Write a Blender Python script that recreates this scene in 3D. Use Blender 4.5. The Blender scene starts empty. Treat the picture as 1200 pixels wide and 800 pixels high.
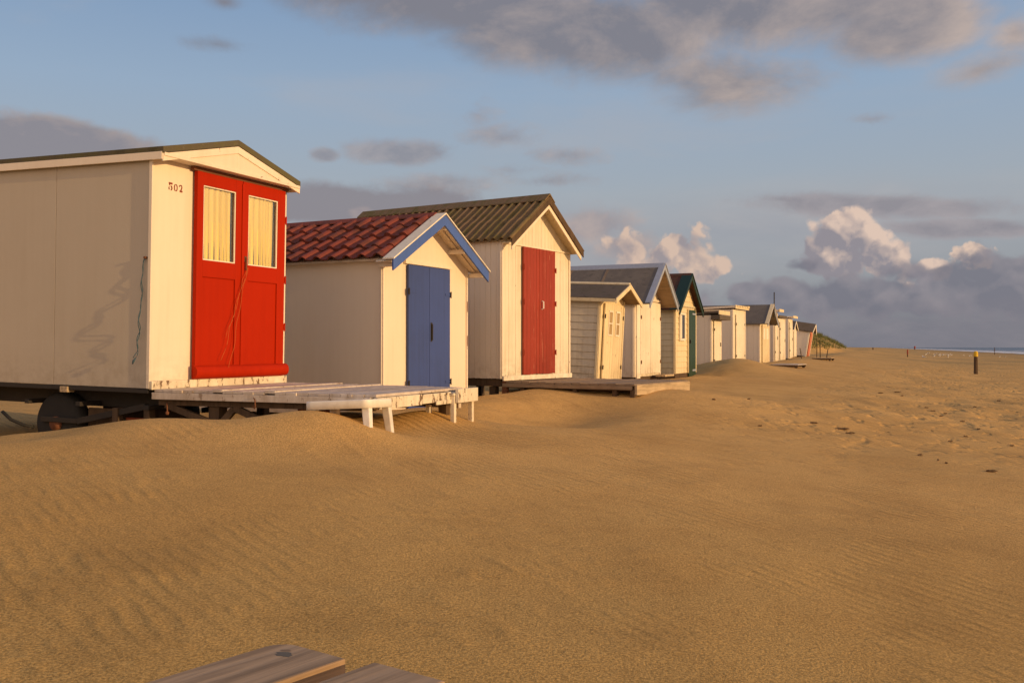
import bpy, bmesh, math, random
import numpy as np
from mathutils import Vector, Matrix
random.seed(7); np.random.seed(7)
R = math.radians
scn = bpy.context.scene
COL = scn.collection

# ------------------------------------------------------------------ nodes
class NT:
    def __init__(s, nt):
        s.nt = nt; nt.nodes.clear()
    def n(s, t, **kw):
        nd = s.nt.nodes.new(t)
        for k, v in kw.items(): setattr(nd, k, v)
        return nd
    def put(s, sock, v):
        if hasattr(v, 'is_linked') or hasattr(v, 'links'): s.nt.links.new(v, sock)
        elif isinstance(v, (tuple, list)) and len(v) == 3 and sock.type == 'RGBA': sock.default_value = (*v, 1)
        else: sock.default_value = v
    def m(s, op, a, b=None, c=None, clamp=False):
        nd = s.n('ShaderNodeMath', operation=op, use_clamp=clamp)
        s.put(nd.inputs[0], a)
        if b is not None: s.put(nd.inputs[1], b)
        if c is not None: s.put(nd.inputs[2], c)
        return nd.outputs[0]
    def vm(s, op, a, b=None, out=0):
        nd = s.n('ShaderNodeVectorMath', operation=op)
        s.put(nd.inputs[0], a)
        if b is not None: s.put(nd.inputs[1], b)
        return nd.outputs[out]
    def mix(s, f, a, b, mode='MIX'):
        nd = s.n('ShaderNodeMix', data_type='RGBA', blend_type=mode)
        s.put(nd.inputs[0], f); s.put(nd.inputs[6], a); s.put(nd.inputs[7], b)
        return nd.outputs[2]
    def ss(s, v, lo, hi, a=0.0, b=1.0):
        nd = s.n('ShaderNodeMapRange', interpolation_type='SMOOTHSTEP')
        s.put(nd.inputs[0], v); nd.inputs[1].default_value = lo; nd.inputs[2].default_value = hi
        nd.inputs[3].default_value = a; nd.inputs[4].default_value = b
        return nd.outputs[0]
    def noise(s, vec, scale, detail=3, rough=.55, dist=0):
        nd = s.n('ShaderNodeTexNoise')
        if vec is not None: s.put(nd.inputs['Vector'], vec)
        nd.inputs['Scale'].default_value = scale; nd.inputs['Detail'].default_value = detail
        nd.inputs['Roughness'].default_value = rough; nd.inputs['Distortion'].default_value = dist
        return nd.outputs[0]
    def mapv(s, vec, scale=(1, 1, 1), rot=(0, 0, 0), loc=(0, 0, 0)):
        nd = s.n('ShaderNodeMapping'); s.put(nd.inputs[0], vec)
        nd.inputs[1].default_value = loc; nd.inputs[2].default_value = rot; nd.inputs[3].default_value = scale
        return nd.outputs[0]
    def ramp(s, f, stops):
        nd = s.n('ShaderNodeValToRGB'); s.put(nd.inputs[0], f)
        cr = nd.color_ramp
        while len(cr.elements) < len(stops): cr.elements.new(.5)
        for e, (p, c) in zip(cr.elements, stops): e.position = p; e.color = (*c, 1)
        return nd.outputs[0]
    def bump(s, h, strength, dist, normal=None):
        nd = s.n('ShaderNodeBump'); s.put(nd.inputs['Height'], h)
        nd.inputs['Strength'].default_value = strength; nd.inputs['Distance'].default_value = dist
        if normal is not None: s.put(nd.inputs['Normal'], normal)
        return nd.outputs[0]

def newmat(name):
    m = bpy.data.materials.new(name); m.use_nodes = True
    t = NT(m.node_tree)
    b = t.n('ShaderNodeBsdfPrincipled'); o = t.n('ShaderNodeOutputMaterial')
    t.nt.links.new(b.outputs[0], o.inputs[0])
    return m, t, b

def paint(name, rgb, rough=.6, dirt=.25, grime=.35, chips=0.0, grain=None, bump=.25, chipcol=(.16, .10, .06), cs=(14, 14, 6)):
    """weathered paint: uneven tone, streaks running down, grime near the base, chips to bare wood"""
    m, t, b = newmat(name)
    co = t.n('ShaderNodeTexCoord').outputs['Object']
    inf = t.n('ShaderNodeObjectInfo').outputs['Random']
    big = t.noise(co, 1.3, 4, .6)
    streak = t.noise(t.mapv(co, (14, 14, .7)), 1, 3, .6)
    d = t.m('MULTIPLY', t.m('ADD', t.m('MULTIPLY', big, .6), t.m('MULTIPLY', streak, .5)), 1.0)
    f = t.ss(d, .42, .85)
    dark = tuple(c * k for c, k in zip(rgb, (.62, .55, .45)))
    c = t.mix(t.m('MULTIPLY', f, dirt * 1.6), rgb, dark)
    z = t.n('ShaderNodeSeparateXYZ'); t.put(z.inputs[0], co)
    g = t.m('MULTIPLY', t.ss(z.outputs[2], .02, .45, 1, 0), t.ss(t.noise(co, 9, 4, .7), .35, .7))
    c = t.mix(t.m('MULTIPLY', g, grime), c, tuple(x * y for x, y in zip(rgb, (.42, .33, .24))))
    v = t.m('MULTIPLY_ADD', inf, .10, .93)
    c = t.mix(1.0, c, v, 'MULTIPLY')
    h = t.noise(co, 60, 3, .6)
    if grain:
        gv = t.noise(t.mapv(co, grain), 1, 3, .6)
        h = t.m('ADD', t.m('MULTIPLY', h, .4), gv)
        c = t.mix(t.ss(gv, .52, .75, 0, .25), c, dark)
    if chips > 0:
        cn = t.noise(t.mapv(co, cs), 1.0, 5, .72)
        cf = t.ss(cn, .675 - chips * .33, .69 - chips * .33)
        c = t.mix(cf, c, chipcol); h = t.m('SUBTRACT', h, t.m('MULTIPLY', cf, .8))
    t.put(b.inputs['Base Color'], c); t.put(b.inputs['Roughness'], t.m('MULTIPLY_ADD', big, .2, rough - .1))
    t.put(b.inputs['Normal'], t.bump(h, bump, .004))
    b.inputs['Specular IOR Level'].default_value = .3
    return m

def wood(name, rgb, axis=(2, 26, 26), rough=.8, var=.5):
    m, t, b = newmat(name)
    co = t.n('ShaderNodeTexCoord').outputs['Object']
    inf = t.n('ShaderNodeObjectInfo').outputs['Random']
    g = t.noise(t.mapv(co, axis), 1, 5, .65, .4)
    big = t.noise(co, 3.5, 4, .6)
    dark = tuple(c * .38 for c in rgb)
    c = t.mix(t.m('MULTIPLY', t.ss(g, .4, .68), var), rgb, dark)
    c = t.mix(t.m('MULTIPLY', t.ss(big, .5, .75), var), c, tuple(x * y for x, y in zip(rgb, (.5, .45, .4))))
    k = t.noise(co, 17, 2, .5)
    c = t.mix(t.ss(k, .70, .76, 0, .7), c, dark)
    t.put(b.inputs['Base Color'], t.mix(1, c, t.m('MULTIPLY_ADD', inf, .2, .88), 'MULTIPLY'))
    b.inputs['Roughness'].default_value = rough; b.inputs['Specular IOR Level'].default_value = .2
    t.put(b.inputs['Normal'], t.bump(g, .5, .004))
    return m

def felt(name, rgb, moss=(.07, .06, .025), mossf=.5, rough=.85, axis=(3, 3, 3), bump=.4, lite=(.22, .2, .15)):
    m, t, b = newmat(name)
    co = t.n('ShaderNodeTexCoord').outputs['Object']
    a = t.noise(t.mapv(co, axis), 1.2, 5, .7)
    f = t.noise(co, 45, 4, .7)
    c = t.mix(t.ss(a, .42, .62, 0, mossf), rgb, moss)
    c = t.mix(t.ss(f, .58, .75, 0, .55), c, lite)
    c = t.mix(t.ss(t.noise(co, 7, 4, .7), .55, .75, 0, .6), c, tuple(x * .4 for x in rgb))
    t.put(b.inputs['Base Color'], c); b.inputs['Roughness'].default_value = rough
    b.inputs['Specular IOR Level'].default_value = .2
    t.put(b.inputs['Normal'], t.bump(t.m('ADD', f, a), bump, .008))
    return m

def plain(name, rgb, rough=.6, metal=0, var=.3):
    m, t, b = newmat(name)
    co = t.n('ShaderNodeTexCoord').outputs['Object']
    a = t.noise(co, 11, 4, .7)
    t.put(b.inputs['Base Color'], t.mix(t.ss(a, .4, .7, 0, var), rgb, tuple(c * .45 for c in rgb)))
    b.inputs['Roughness'].default_value = rough; b.inputs['Metallic'].default_value = metal
    t.put(b.inputs['Normal'], t.bump(a, .2, .003))
    return m

CREAM = (.78, .68, .55)
M = {}
M['cream'] = paint('cream_paint', CREAM, chips=.02, dirt=.22)
M['cream_flat'] = paint('cream_panel', (.78, .665, .53), dirt=.14, grime=.25)
M['side'] = paint('side_panel_paint', (.80, .695, .56), dirt=.10, grime=.28)
M['side1'] = paint('shaded_side_panel_paint', (.50, .435, .345), dirt=.10, grime=.25)  # darker copy of the side paint, with the wall's shade put into the colour
M['cream_board'] = paint('cream_boards', (.77, .70, .56), dirt=.35, grime=.5, chips=.04, grain=(40, 40, 1.5))
M['yellow_board'] = paint('yellowed_boards', (.74, .62, .40), dirt=.35, grime=.4, chips=.04, grain=(40, 40, 1.5))
M['grey_board'] = paint('greyed_side_boards', (.70, .62, .48), dirt=.4, grime=.5, grain=(2, 2, 30))
M['olive_board'] = paint('olive_cream_boards', (.68, .62, .44), dirt=.35, grime=.5, grain=(2, 2, 30))
M['white_trim'] = paint('white_trim', (.80, .74, .62), chips=.10, dirt=.3)
M['chipped'] = paint('chipped_white', (.76, .68, .54), chips=.30, dirt=.5)
M['red'] = paint('red_gloss', (.385, .018, .001), rough=.6, dirt=.2, grime=.15, chips=.0, bump=.12)
M['red'].node_tree.nodes['Principled BSDF'].inputs['Specular IOR Level'].default_value = .08
M['red_dark'] = paint('dark_red_boards', (.31, .038, .016), rough=.5, dirt=.45, chips=.13, grain=(45, 45, 1.2), chipcol=(.46, .16, .10), cs=(55, 55, 2.2))
M['blue'] = paint('blue_paint', (.045, .078, .26), rough=.55, dirt=.35, chips=.0, chipcol=(.35, .35, .4))
M['blue_trim'] = paint('blue_trim', (.065, .13, .42), rough=.5, dirt=.2)
M['paleblue'] = paint('pale_blue_trim', (.32, .36, .46), rough=.5, dirt=.3)
M['green'] = paint('dark_green', (.016, .036, .022), rough=.45, dirt=.2)
M['green_door'] = paint('green_door_paint', (.024, .055, .034), rough=.45, dirt=.2)
M['pink'] = paint('orange_red_paint', (.50, .17, .09), dirt=.3, chips=.05)
M['white_plastic'] = paint('white_plastic', (.78, .76, .72), rough=.4, dirt=.1, grime=.3, bump=.05)
M['deckwood'] = paint('worn_deck_paint', (.62, .54, .47), dirt=.6, chips=.22, grain=(3, 40, 3), chipcol=(.30, .22, .16))
M['rawdeck'] = wood('bare_deck_wood', (.30, .22, .15), (26, 2, 26))
M['palewood'] = wood('pale_board_wood', (.50, .38, .24), (2, 26, 26), var=.6)
M['bench'] = wood('grey_scaffold_board', (.46, .31, .185), (30, 1.6, 30), var=.75)
M['benchleg'] = wood('bench_leg_wood', (.26, .18, .11), (26, 26, 2))
M['darkwood'] = wood('dark_post_wood', (.10, .065, .04), (20, 20, 2))
M['rustbeam'] = wood('red_brown_beam', (.20, .045, .02), (20, 20, 2))
M['steel'] = plain('rusty_dark_steel', (.028, .022, .018), .7, .2)
M['rubber'] = plain('tyre_rubber', (.018, .017, .016), .85)
M['rust'] = plain('rust', (.16, .06, .025), .85)
M['roof1'] = felt('mossy_felt', (.10, .085, .055), (.11, .10, .045), .8)
M['corr'] = felt('mossy_corrugated', (.19, .125, .070), (.13, .105, .035), .9, axis=(1.5, 7, 1.5), lite=(.26, .20, .11))
M['tile'] = felt('red_tile', (.22, .055, .036), (.10, .04, .028), .75, .75, lite=(.28, .10, .065), bump=.15)
M['greyfelt'] = felt('grey_felt', (.13, .115, .105), (.17, .15, .13), .7)
M['brownfelt'] = felt('brown_felt', (.12, .095, .075), (.10, .08, .05), .6)
M['darktile'] = felt('dark_red_brown_tile', (.085, .035, .025), (.05, .04, .03), .5)
M['seam'] = felt('seam_strip', (.21, .16, .12), (.12, .09, .06), .5)
M['number'] = plain('red_brown_lettering', (.22, .04, .015), .7)
M['shadowgap'] = plain('dark_underlay', (.03, .025, .02), .9)
M['rope'] = plain('blue_grey_rope', (.05, .09, .12), .9)
M['cord'] = plain('orange_cord', (.50, .12, .02), .8)
M['redpost'] = plain('dull_red_post_top', (.28, .04, .02), .8)
M['yellow'] = paint('yellow_top', (.65, .42, .02), dirt=.3)
M['weedpit'] = plain('seaweed_and_pit_brown', (.16, .10, .05), .95)
M['gull'] = plain('gull_feathers', (.75, .73, .70), .8)
M['gullwing'] = plain('gull_wing_grey', (.30, .31, .33), .8)
M['bill'] = plain('gull_bill', (.6, .35, .05), .5)

m, t, b = newmat('curtain_cloth')
co = t.n('ShaderNodeTexCoord').outputs['Object']
t.put(b.inputs['Base Color'], t.mix(t.ss(t.noise(t.mapv(co, (22, 2, .6)), 1, 1), .35, .65), (.82, .66, .20), (.66, .50, .13)))  # vertical tone streaks put the shading of the folds into the cloth colour
b.inputs['Roughness'].default_value = .9
M['curtain'] = m
m, t, b = newmat('window_glass')
tr = t.n('ShaderNodeBsdfTransparent'); gl = t.n('ShaderNodeBsdfGlossy'); gl.inputs['Roughness'].default_value = .03
fr = t.n('ShaderNodeFresnel'); fr.inputs[0].default_value = 1.45; mx = t.n('ShaderNodeMixShader')
t.put(mx.inputs[0], t.m('MULTIPLY', fr.outputs[0], .3)); t.nt.links.new(tr.outputs[0], mx.inputs[1]); t.nt.links.new(gl.outputs[0], mx.inputs[2])
t.nt.links.new(mx.outputs[0], [n_ for n_ in m.node_tree.nodes if n_.type == 'OUTPUT_MATERIAL'][0].inputs[0])
M['glass'] = m
m, t, b = newmat('dark_window_glass')
b.inputs['Base Color'].default_value = (.03, .035, .045, 1); b.inputs['Roughness'].default_value = .06
M['darkglass'] = m

M['ambpane'] = plain('curtained_window', (.42, .29, .12), .25)
M['knot'] = plain('dark_knot', (.13, .11, .085), .9)
# ------------------------------------------------------------------ terrain
def hash2(ix, iy, s):
    n = (ix.astype(np.int64) * 374761393 + iy.astype(np.int64) * 668265263 + s * 974634777) & 0x7fffffff
    n = ((n ^ (n >> 13)) * 1274126177) & 0x7fffffff
    return ((n ^ (n >> 16)) & 0xffff) / 65535.0
def vnoise(x, y, s=0):
    ix = np.floor(x); iy = np.floor(y); fx = x - ix; fy = y - iy
    fx = fx * fx * fx * (fx * (fx * 6 - 15) + 10); fy = fy * fy * fy * (fy * (fy * 6 - 15) + 10)
    a = hash2(ix, iy, s); b_ = hash2(ix + 1, iy, s); c = hash2(ix, iy + 1, s); d = hash2(ix + 1, iy + 1, s)
    return (a * (1 - fx) + b_ * fx) * (1 - fy) + (c * (1 - fx) + d * fx) * fy - .5
_ls = np.linspace(-60, 400, 9201)
_lp = np.interp(_ls, [-60, -30, -5, -1, 0.2, 1.1, 3, 7, 9, 14, 30, 60, 77, 140, 400],
                     [1.4, 1.0, .68, .64, .72, .85, .68, .30, .12, -.15, -.75, -1.6, -2.02, -3.6, -6])
_k = np.exp(-np.linspace(-3, 3, 31) ** 2 / 2); _k /= _k.sum()
_lps = np.convolve(_lp, _k, 'same'); _lps[:15] = _lp[:15]; _lps[-15:] = _lp[-15:]
_yy = np.linspace(-100, 9000, 9101)
_xf = np.interp(_yy, [-100, 9.3, 26, 62, 9000], [-3.45 - 109.3 * .465, -3.45, 4.32, 18.8, 18.8 + 8938 * .374])
_kk = np.ones(7) / 7; _xfs = np.convolve(_xf, _kk, 'same'); _xfs[:12] = _xf[:12]; _xfs[-12:] = _xf[-12:]
def sea_dist(X, Y): return (X - np.interp(Y, _yy, _xfs)) * .92
def gauss(X, Y, cx, cy, rx, ry, ang=0):
    c, s = math.cos(ang), math.sin(ang)
    u = (X - cx) * c + (Y - cy) * s; v = -(X - cx) * s + (Y - cy) * c
    return np.exp(-(u / rx) ** 2 - (v / ry) ** 2)
def sstep(a, b, x):
    t = np.clip((x - a) / (b - a), 0, 1); return t * t * (3 - 2 * t)
def height(X, Y):
    X = np.asarray(X, float); Y = np.asarray(Y, float)
    s = sea_dist(X, Y)
    z = np.interp(s, _ls, _lps)
    zr = np.interp(Y, [0, 9, 13, 20, 27, 31, 36, 62, 90], [.02, .0, -.08, -.10, -.02, .10, .08, .16, .2])
    z = z + zr * np.exp(-(np.maximum(s - .5, 0) / 3.5) ** 2)
    z = z + .24 * gauss(X, Y, 2.2, 14.6, 2.6, 1.9)              # sand held by the second deck
    z = z - .20 * gauss(X, Y, .6, 12.6, .8, 1.5, -.4)           # scoured hollow between the decks
    z = z - .10 * gauss(X, Y, -.2, 11.3, 1.0, .6)
    z = z + .21 * gauss(X, Y, -1.55, 7.95, .66, .50, -.4)       # drift by the plastic table
    z = z + .11 * gauss(X, Y, -3.6, 8.35, 2.0, .45, -.4)
    z = z + .12 * gauss(X, Y, -.85, 9.7, .35, .8, -.4)          # drift under the deck
    z = z - .10 * gauss(X, Y, -4.8, 10.2, 1.8, 1.0, -.4)
    z = z + .30 * gauss(X, Y, 6.6, 29.5, 1.3, 2.6, .3)          # drift before the sixth hut
    z = z - .12 * gauss(X, Y, 5.6, 26.5, .9, 1.2)
    z = z + .10 * gauss(X, Y, 16.2, 53.5, 1.2, 4, .3)
    near = np.exp(-(np.maximum(Y, 0) / 30) ** 2)
    z = z + near * (.07 * vnoise(X / 2.6, Y / 3.1, 1) + .018 * vnoise(X / .9 + 3, Y / 1.1, 2) + .006 * vnoise(X / .33, Y / .33, 3))
    # long low ripples
    q = .77 * X + .64 * Y + .25 * vnoise(X / 1.2, Y / 1.2, 9) * 2
    msk = np.clip(vnoise(X / 2.2, Y / 2.2, 11) * 3 + .35, 0, 1)
    z = z + near * msk * .0022 * np.sin(q * 2 * math.pi / .34)
    far = sstep(15, 60, Y)
    z = z + far * np.clip(s * .1 + .4, 0, 1) * (.22 * vnoise(X / 9, Y / 14, 4) + .12 * vnoise(X / 3, Y / 4, 5))
    # trampled, lumpy sand beyond
    tr = sstep(9, 16, Y) * sstep(3.0, 6, s) * (1 - sstep(60, 160, Y))
    z = z + tr * (.07 * vnoise(X / .8, Y / .9, 6) + .05 * vnoise(X / .35, Y / .4, 7))
    # scuffed sand near the huts
    z = z + np.exp(-((s - .3) / 1.3) ** 2) * sstep(9.5, 12, Y) * .07 * vnoise(X / .45, Y / .4, 8)
    # dune ridge behind the far huts
    sd = X * .944 - Y * .329
    foot = -15 + 15.2 * sstep(68, 112, Y) + .8 * vnoise(X / 14, Y / 14, 12)
    ri = sstep(0, 5.0, foot - sd)
    top = 2.15 * (1 - .8 * sstep(130, 260, Y)) * (1 + .35 * vnoise(X / 11, Y / 11, 13) + .2 * vnoise(X / 4, Y / 4, 14))
    return z + ri * top * sstep(-60, -20, Y)
def hz(x, y): return float(height(np.array([x]), np.array([y]))[0])

def graded(lo_, hi_, step, a, b_, g):
    v = list(np.arange(lo_, hi_, step)); s = step; x = v[-1]
    while x < b_: s *= g; x += s; v.append(x)
    s = step; x = v[0]; l = []
    while x > a: s *= g; x -= s; l.append(x)
    return np.array(l[::-1] + v)
gx = graded(-7, 7.5, .033, -7000, 9000, 1.028)
gy = graded(2.0, 14, .033, -60, 12000, 1.016)
XX, YY = np.meshgrid(gx, gy)
ZZ = height(XX, YY)
nx, ny = len(gx), len(gy)
me = bpy.data.meshes.new('sand_beach')
me.vertices.add(nx * ny); me.vertices.foreach_set('co', np.stack([XX, YY, ZZ], -1).astype(np.float32).ravel())
i = np.arange(ny - 1)[:, None] * nx + np.arange(nx - 1)[None, :]
q = np.stack([i, i + 1, i + nx + 1, i + nx], -1).reshape(-1)
nf = (nx - 1) * (ny - 1)
me.loops.add(nf * 4); me.loops.foreach_set('vertex_index', q.astype(np.int32))
me.polygons.add(nf); me.polygons.foreach_set('loop_start', np.arange(0, nf * 4, 4, dtype=np.int32))
me.polygons.foreach_set('use_smooth', np.ones(nf, bool))
me.update(calc_edges=True)
sand = bpy.data.objects.new('sand_beach', me); COL.objects.link(sand); sand['kind'] = 'structure'

m, t, b = newmat('beach_sand')
geo = t.n('ShaderNodeNewGeometry').outputs['Position']
sp = t.n('ShaderNodeSeparateXYZ'); t.put(sp.inputs[0], geo)
dist = t.vm('LENGTH', geo, out=1)
px_, py_, pz_ = sp.outputs
n1 = t.noise(geo, .55, 4, .6); n2 = t.noise(geo, 2.3, 4, .6)
grain = t.noise(geo, 95, 3, .75); grain2 = t.noise(geo, 38, 4, .7)
c = t.mix(t.ss(n1, .35, .68), (.62, .378, .138), (.54, .322, .114))
c = t.mix(t.ss(n2, .45, .7, 0, .30), c, (.37, .215, .078))
gf = t.ss(dist, 30, 6, .3, 1)
c = t.mix(t.m('MULTIPLY', gf, .8), c, t.m('MULTIPLY_ADD', t.ss(grain, .30, .70), .95, .525), 'MULTIPLY')
c = t.mix(t.m('MULTIPLY', t.ss(t.noise(geo, 140, 1, .5), .72, .80), .5), c, (.80, .66, .42))
sd_ = t.m('SUBTRACT', t.m('MULTIPLY', px_, .944), t.m('MULTIPLY', py_, .329))
farf = t.ss(py_, 28, 120)
patch = t.noise(t.mapv(geo, (.06, .16, 1)), 1, 5, .65)
c = t.mix(t.m('MULTIPLY', farf, t.ss(patch, .45, .62, 0, .55)), c, (.23, .19, .095))
c = t.mix(t.m('MULTIPLY', farf, t.ss(pz_, -.4, -1.9, 0, .55)), c, (.25, .18, .11))
c = t.mix(t.m('MULTIPLY', t.ss(t.m('ADD', py_, t.m('MULTIPLY', n1, 2.0)), 3.5, 9.5, 1, 0), .9), c, t.mix(1, c, (.78, .80, .74), 'MULTIPLY'))  # foreground shading put into the sand colour, darker towards the camera
# dune grass tint
dn = t.m('MULTIPLY', t.ss(pz_, 1.25, 1.9), t.ss(t.noise(geo, .8, 5, .7), .40, .55))
c = t.mix(t.m('MULTIPLY', dn, .9), c, (.10, .105, .025))
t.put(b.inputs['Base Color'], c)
b.inputs['Roughness'].default_value = 1.0; b.inputs['Specular IOR Level'].default_value = .1
rv = t.mapv(geo, rot=(0, 0, -R(39.7)))
warp = t.vm('ADD', rv, t.vm('MULTIPLY', t.n('ShaderNodeTexNoise').outputs[1], (0, 0, 0)))
def wave(scale, dist_, ds, det=2):
    w = t.n('ShaderNodeTexWave', wave_type='BANDS', bands_direction='X', wave_profile='SIN')
    t.put(w.inputs['Vector'], rv); w.inputs['Scale'].default_value = scale
    w.inputs['Distortion'].default_value = dist_; w.inputs['Detail'].default_value = det
    w.inputs['Detail Scale'].default_value = ds; w.inputs['Detail Roughness'].default_value = .6
    return w.outputs['Fac']
w1 = wave(3.4, 5.5, .55, 2); w2 = wave(1.15, 9.0, .5, 4)
m1 = t.ss(t.noise(geo, .7, 4, .6), .47, .60); m2 = t.ss(t.noise(t.vm('ADD', geo, (7, 3, 0)), .8, 3, .5), .50, .64)
fade = t.ss(dist, 22, 10)
h = t.m('ADD', t.m('MULTIPLY', t.m('MULTIPLY', t.m('POWER', w1, 1.6), m1), .0110), t.m('MULTIPLY', t.m('MULTIPLY', t.m('POWER', w2, 3.0), m2), .011))
h = t.m('MULTIPLY', h, fade)
h = t.m('ADD', h, t.m('MULTIPLY', grain, .0075))
h = t.m('ADD', h, t.m('MULTIPLY', grain2, .0050))
h = t.m('ADD', h, t.m('MULTIPLY', t.noise(geo, 9, 3, .5), .0022))
sdm = t.m('SUBTRACT', t.m('MULTIPLY', t.m('SUBTRACT', px_, 4.3), .914), t.m('MULTIPLY', t.m('SUBTRACT', py_, 26), .407))
pm = t.m('MULTIPLY', t.m('MULTIPLY', t.ss(py_, 8, 14), t.ss(py_, 140, 50)), t.ss(sdm, 2.5, 6.5))
pn = t.noise(t.mapv(geo, (1.7, 1.1, 1)), 1, 3, .55)
pits = t.m('ADD', t.ss(pn, .56, .68), t.m('MULTIPLY', t.ss(t.noise(t.mapv(geo, (4.2, 3.0, 1)), 1, 2, .5), .60, .72), .7))
h = t.m('SUBTRACT', h, t.m('MULTIPLY', t.m('MULTIPLY', pits, pm), .045))
t.put(b.inputs['Normal'], t.bump(h, 1.0, 1.0))
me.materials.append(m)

# ------------------------------------------------------------------ camera (needed by at())
HORIZ = 407.0; F = 1150.0
cam_d = bpy.data.cameras.new('camera'); cam = bpy.data.objects.new('camera', cam_d); COL.objects.link(cam)
cam_d.sensor_width = 36; cam_d.lens = F / 1200 * 36; cam_d.clip_end = 40000; cam_d.clip_start = .05
cam.location = (0, 0, 1.5); cam.rotation_euler = (R(90) + math.atan(7 / F), 0, 0)
scn.camera = cam
def at(px, py, dmin=3.0, dmax=2500):
    """where the sight line through a photo position meets the sand"""
    d = dmin; a, e = (px - 600) / F, (HORIZ - py) / F
    while d < dmax:
        if hz(a * d, d) > 1.5 + e * d: return Vector((a * d, d, hz(a * d, d)))
        d *= 1.004
    return Vector((a * d, d, 1.5 + e * d))

# ------------------------------------------------------------------ mesh helpers
class MB:
    def __init__(s): s.v = []; s.f = []; s.mi = []
    def add(s, vs, fs):
        o = len(s.v); s.v += [tuple(p) for p in vs]; s.f += [tuple(i + o for i in f) for f in fs]; return s
    def box(s, x0, x1, y0, y1, z0, z1):
        return s.add([(x, y, z) for x in (x0, x1) for y in (y0, y1) for z in (z0, z1)],
                     [(0, 1, 3, 2), (4, 6, 7, 5), (0, 4, 5, 1), (2, 3, 7, 6), (0, 2, 6, 4), (1, 5, 7, 3)])
    def prism(s, poly, o0, o1, mp):
        n = len(poly)
        vs = [mp(a, o0, z) for a, z in poly] + [mp(a, o1, z) for a, z in poly]
        fs = [tuple(range(n))[::-1], tuple(range(n, 2 * n))] + [(i, (i + 1) % n, n + (i + 1) % n, n + i) for i in range(n)]
        return s.add(vs, fs)
    def beam(s, p, q, w, h, up=(0, 0, 1)):
        p, q = Vector(p), Vector(q); d = (q - p).normalized(); r = d.cross(Vector(up))
        if r.length < 1e-4: r = Vector((1, 0, 0))
        r.normalize(); u = r.cross(d).normalized()
        vs = [e + r * a * w / 2 + u * b_ * h / 2 for e in (p, q) for a, b_ in ((-1, -1), (1, -1), (1, 1), (-1, 1))]
        return s.add(vs, [(0, 1, 2, 3), (7, 6, 5, 4), (0, 4, 5, 1), (1, 5, 6, 2), (2, 6, 7, 3), (3, 7, 4, 0)])
    def tube(s, pts, r, n=8):
        pts = [Vector(p) for p in pts]; rs = r if isinstance(r, (list, tuple)) else [r] * len(pts); o = len(s.v)
        for i, p in enumerate(pts):
            d = (pts[min(i + 1, len(pts) - 1)] - pts[max(i - 1, 0)]).normalized()
            a = d.orthogonal().normalized() if abs(d.z) > .9 else d.cross(Vector((0, 0, 1))).normalized()
            if abs(d.z) > .9: a = (Vector((1, 0, 0)) - d * d.x).normalized()
            b_ = d.cross(a)
            for k in range(n):
                an = 2 * math.pi * k / n; s.v.append(tuple(p + (a * math.cos(an) + b_ * math.sin(an)) * rs[i]))
        for i in range(len(pts) - 1):
            for k in range(n):
                s.f.append((o + i * n + k, o + i * n + (k + 1) % n, o + (i + 1) * n + (k + 1) % n, o + (i + 1) * n + k))
        s.f.append(tuple(o + k for k in range(n))[::-1]); s.f.append(tuple(o + (len(pts) - 1) * n + k for k in range(n)))
        return s
    def lathe(s, prof, c, axis='y', n=24):
        o = len(s.v)
        for r, h_ in prof:
            for k in range(n):
                an = 2 * math.pi * k / n; a, b_ = r * math.cos(an), r * math.sin(an)
                s.v.append({'y': (c[0] + a, c[1] + h_, c[2] + b_), 'z': (c[0] + a, c[1] + b_, c[2] + h_), 'x': (c[0] + h_, c[1] + a, c[2] + b_)}[axis])
        for i in range(len(prof) - 1):
            for k in range(n):
                s.f.append((o + i * n + k, o + i * n + (k + 1) % n, o + (i + 1) * n + (k + 1) % n, o + (i + 1) * n + k))
        s.f.append(tuple(o + k for k in range(n))[::-1]); s.f.append(tuple(o + (len(prof) - 1) * n + k for k in range(n)))
        return s
    def build(s, name, mat, parent=None, bevel=.004, smooth=False, solid=0):
        me = bpy.data.meshes.new(name); me.from_pydata(s.v, [], s.f)
        bm = bmesh.new(); bm.from_mesh(me); bmesh.ops.recalc_face_normals(bm, faces=bm.faces); bm.to_mesh(me); bm.free()
        if smooth: me.polygons.foreach_set('use_smooth', [True] * len(me.polygons))
        me.materials.append(mat); o = bpy.data.objects.new(name, me); COL.objects.link(o)
        if parent: o.parent = parent
        if solid: md = o.modifiers.new('thickness', 'SOLIDIFY'); md.thickness = solid; md.offset = -1
        if bevel: md = o.modifiers.new('bevel', 'BEVEL'); md.width = bevel; md.segments = 2; md.limit_method = 'ANGLE'; md.angle_limit = R(40)
        return o
def thing(name, label, cat, loc, rotz=0, tilt=(0, 0), group=None):
    o = bpy.data.objects.new(name, None); COL.objects.link(o); o.empty_display_size = .3
    o.location = loc; o.rotation_euler = (tilt[0], tilt[1], rotz); o['label'] = label; o['category'] = cat
    if group: o['group'] = group
    return o
def tag(o, label, cat, group=None):
    o['label'] = label; o['category'] = cat
    if group: o['group'] = group
    return o

# ------------------------------------------------------------------ huts
FM = lambda a, o, z: (a, -o, z)                       # front wall: out = seaward (local -y)
def SM(a, o, z): return (-o, a, z)                    # near side wall: out = local -x
def roofmap(a, o, z): return (a, o, z)                # profile in x,z extruded along y

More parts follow.
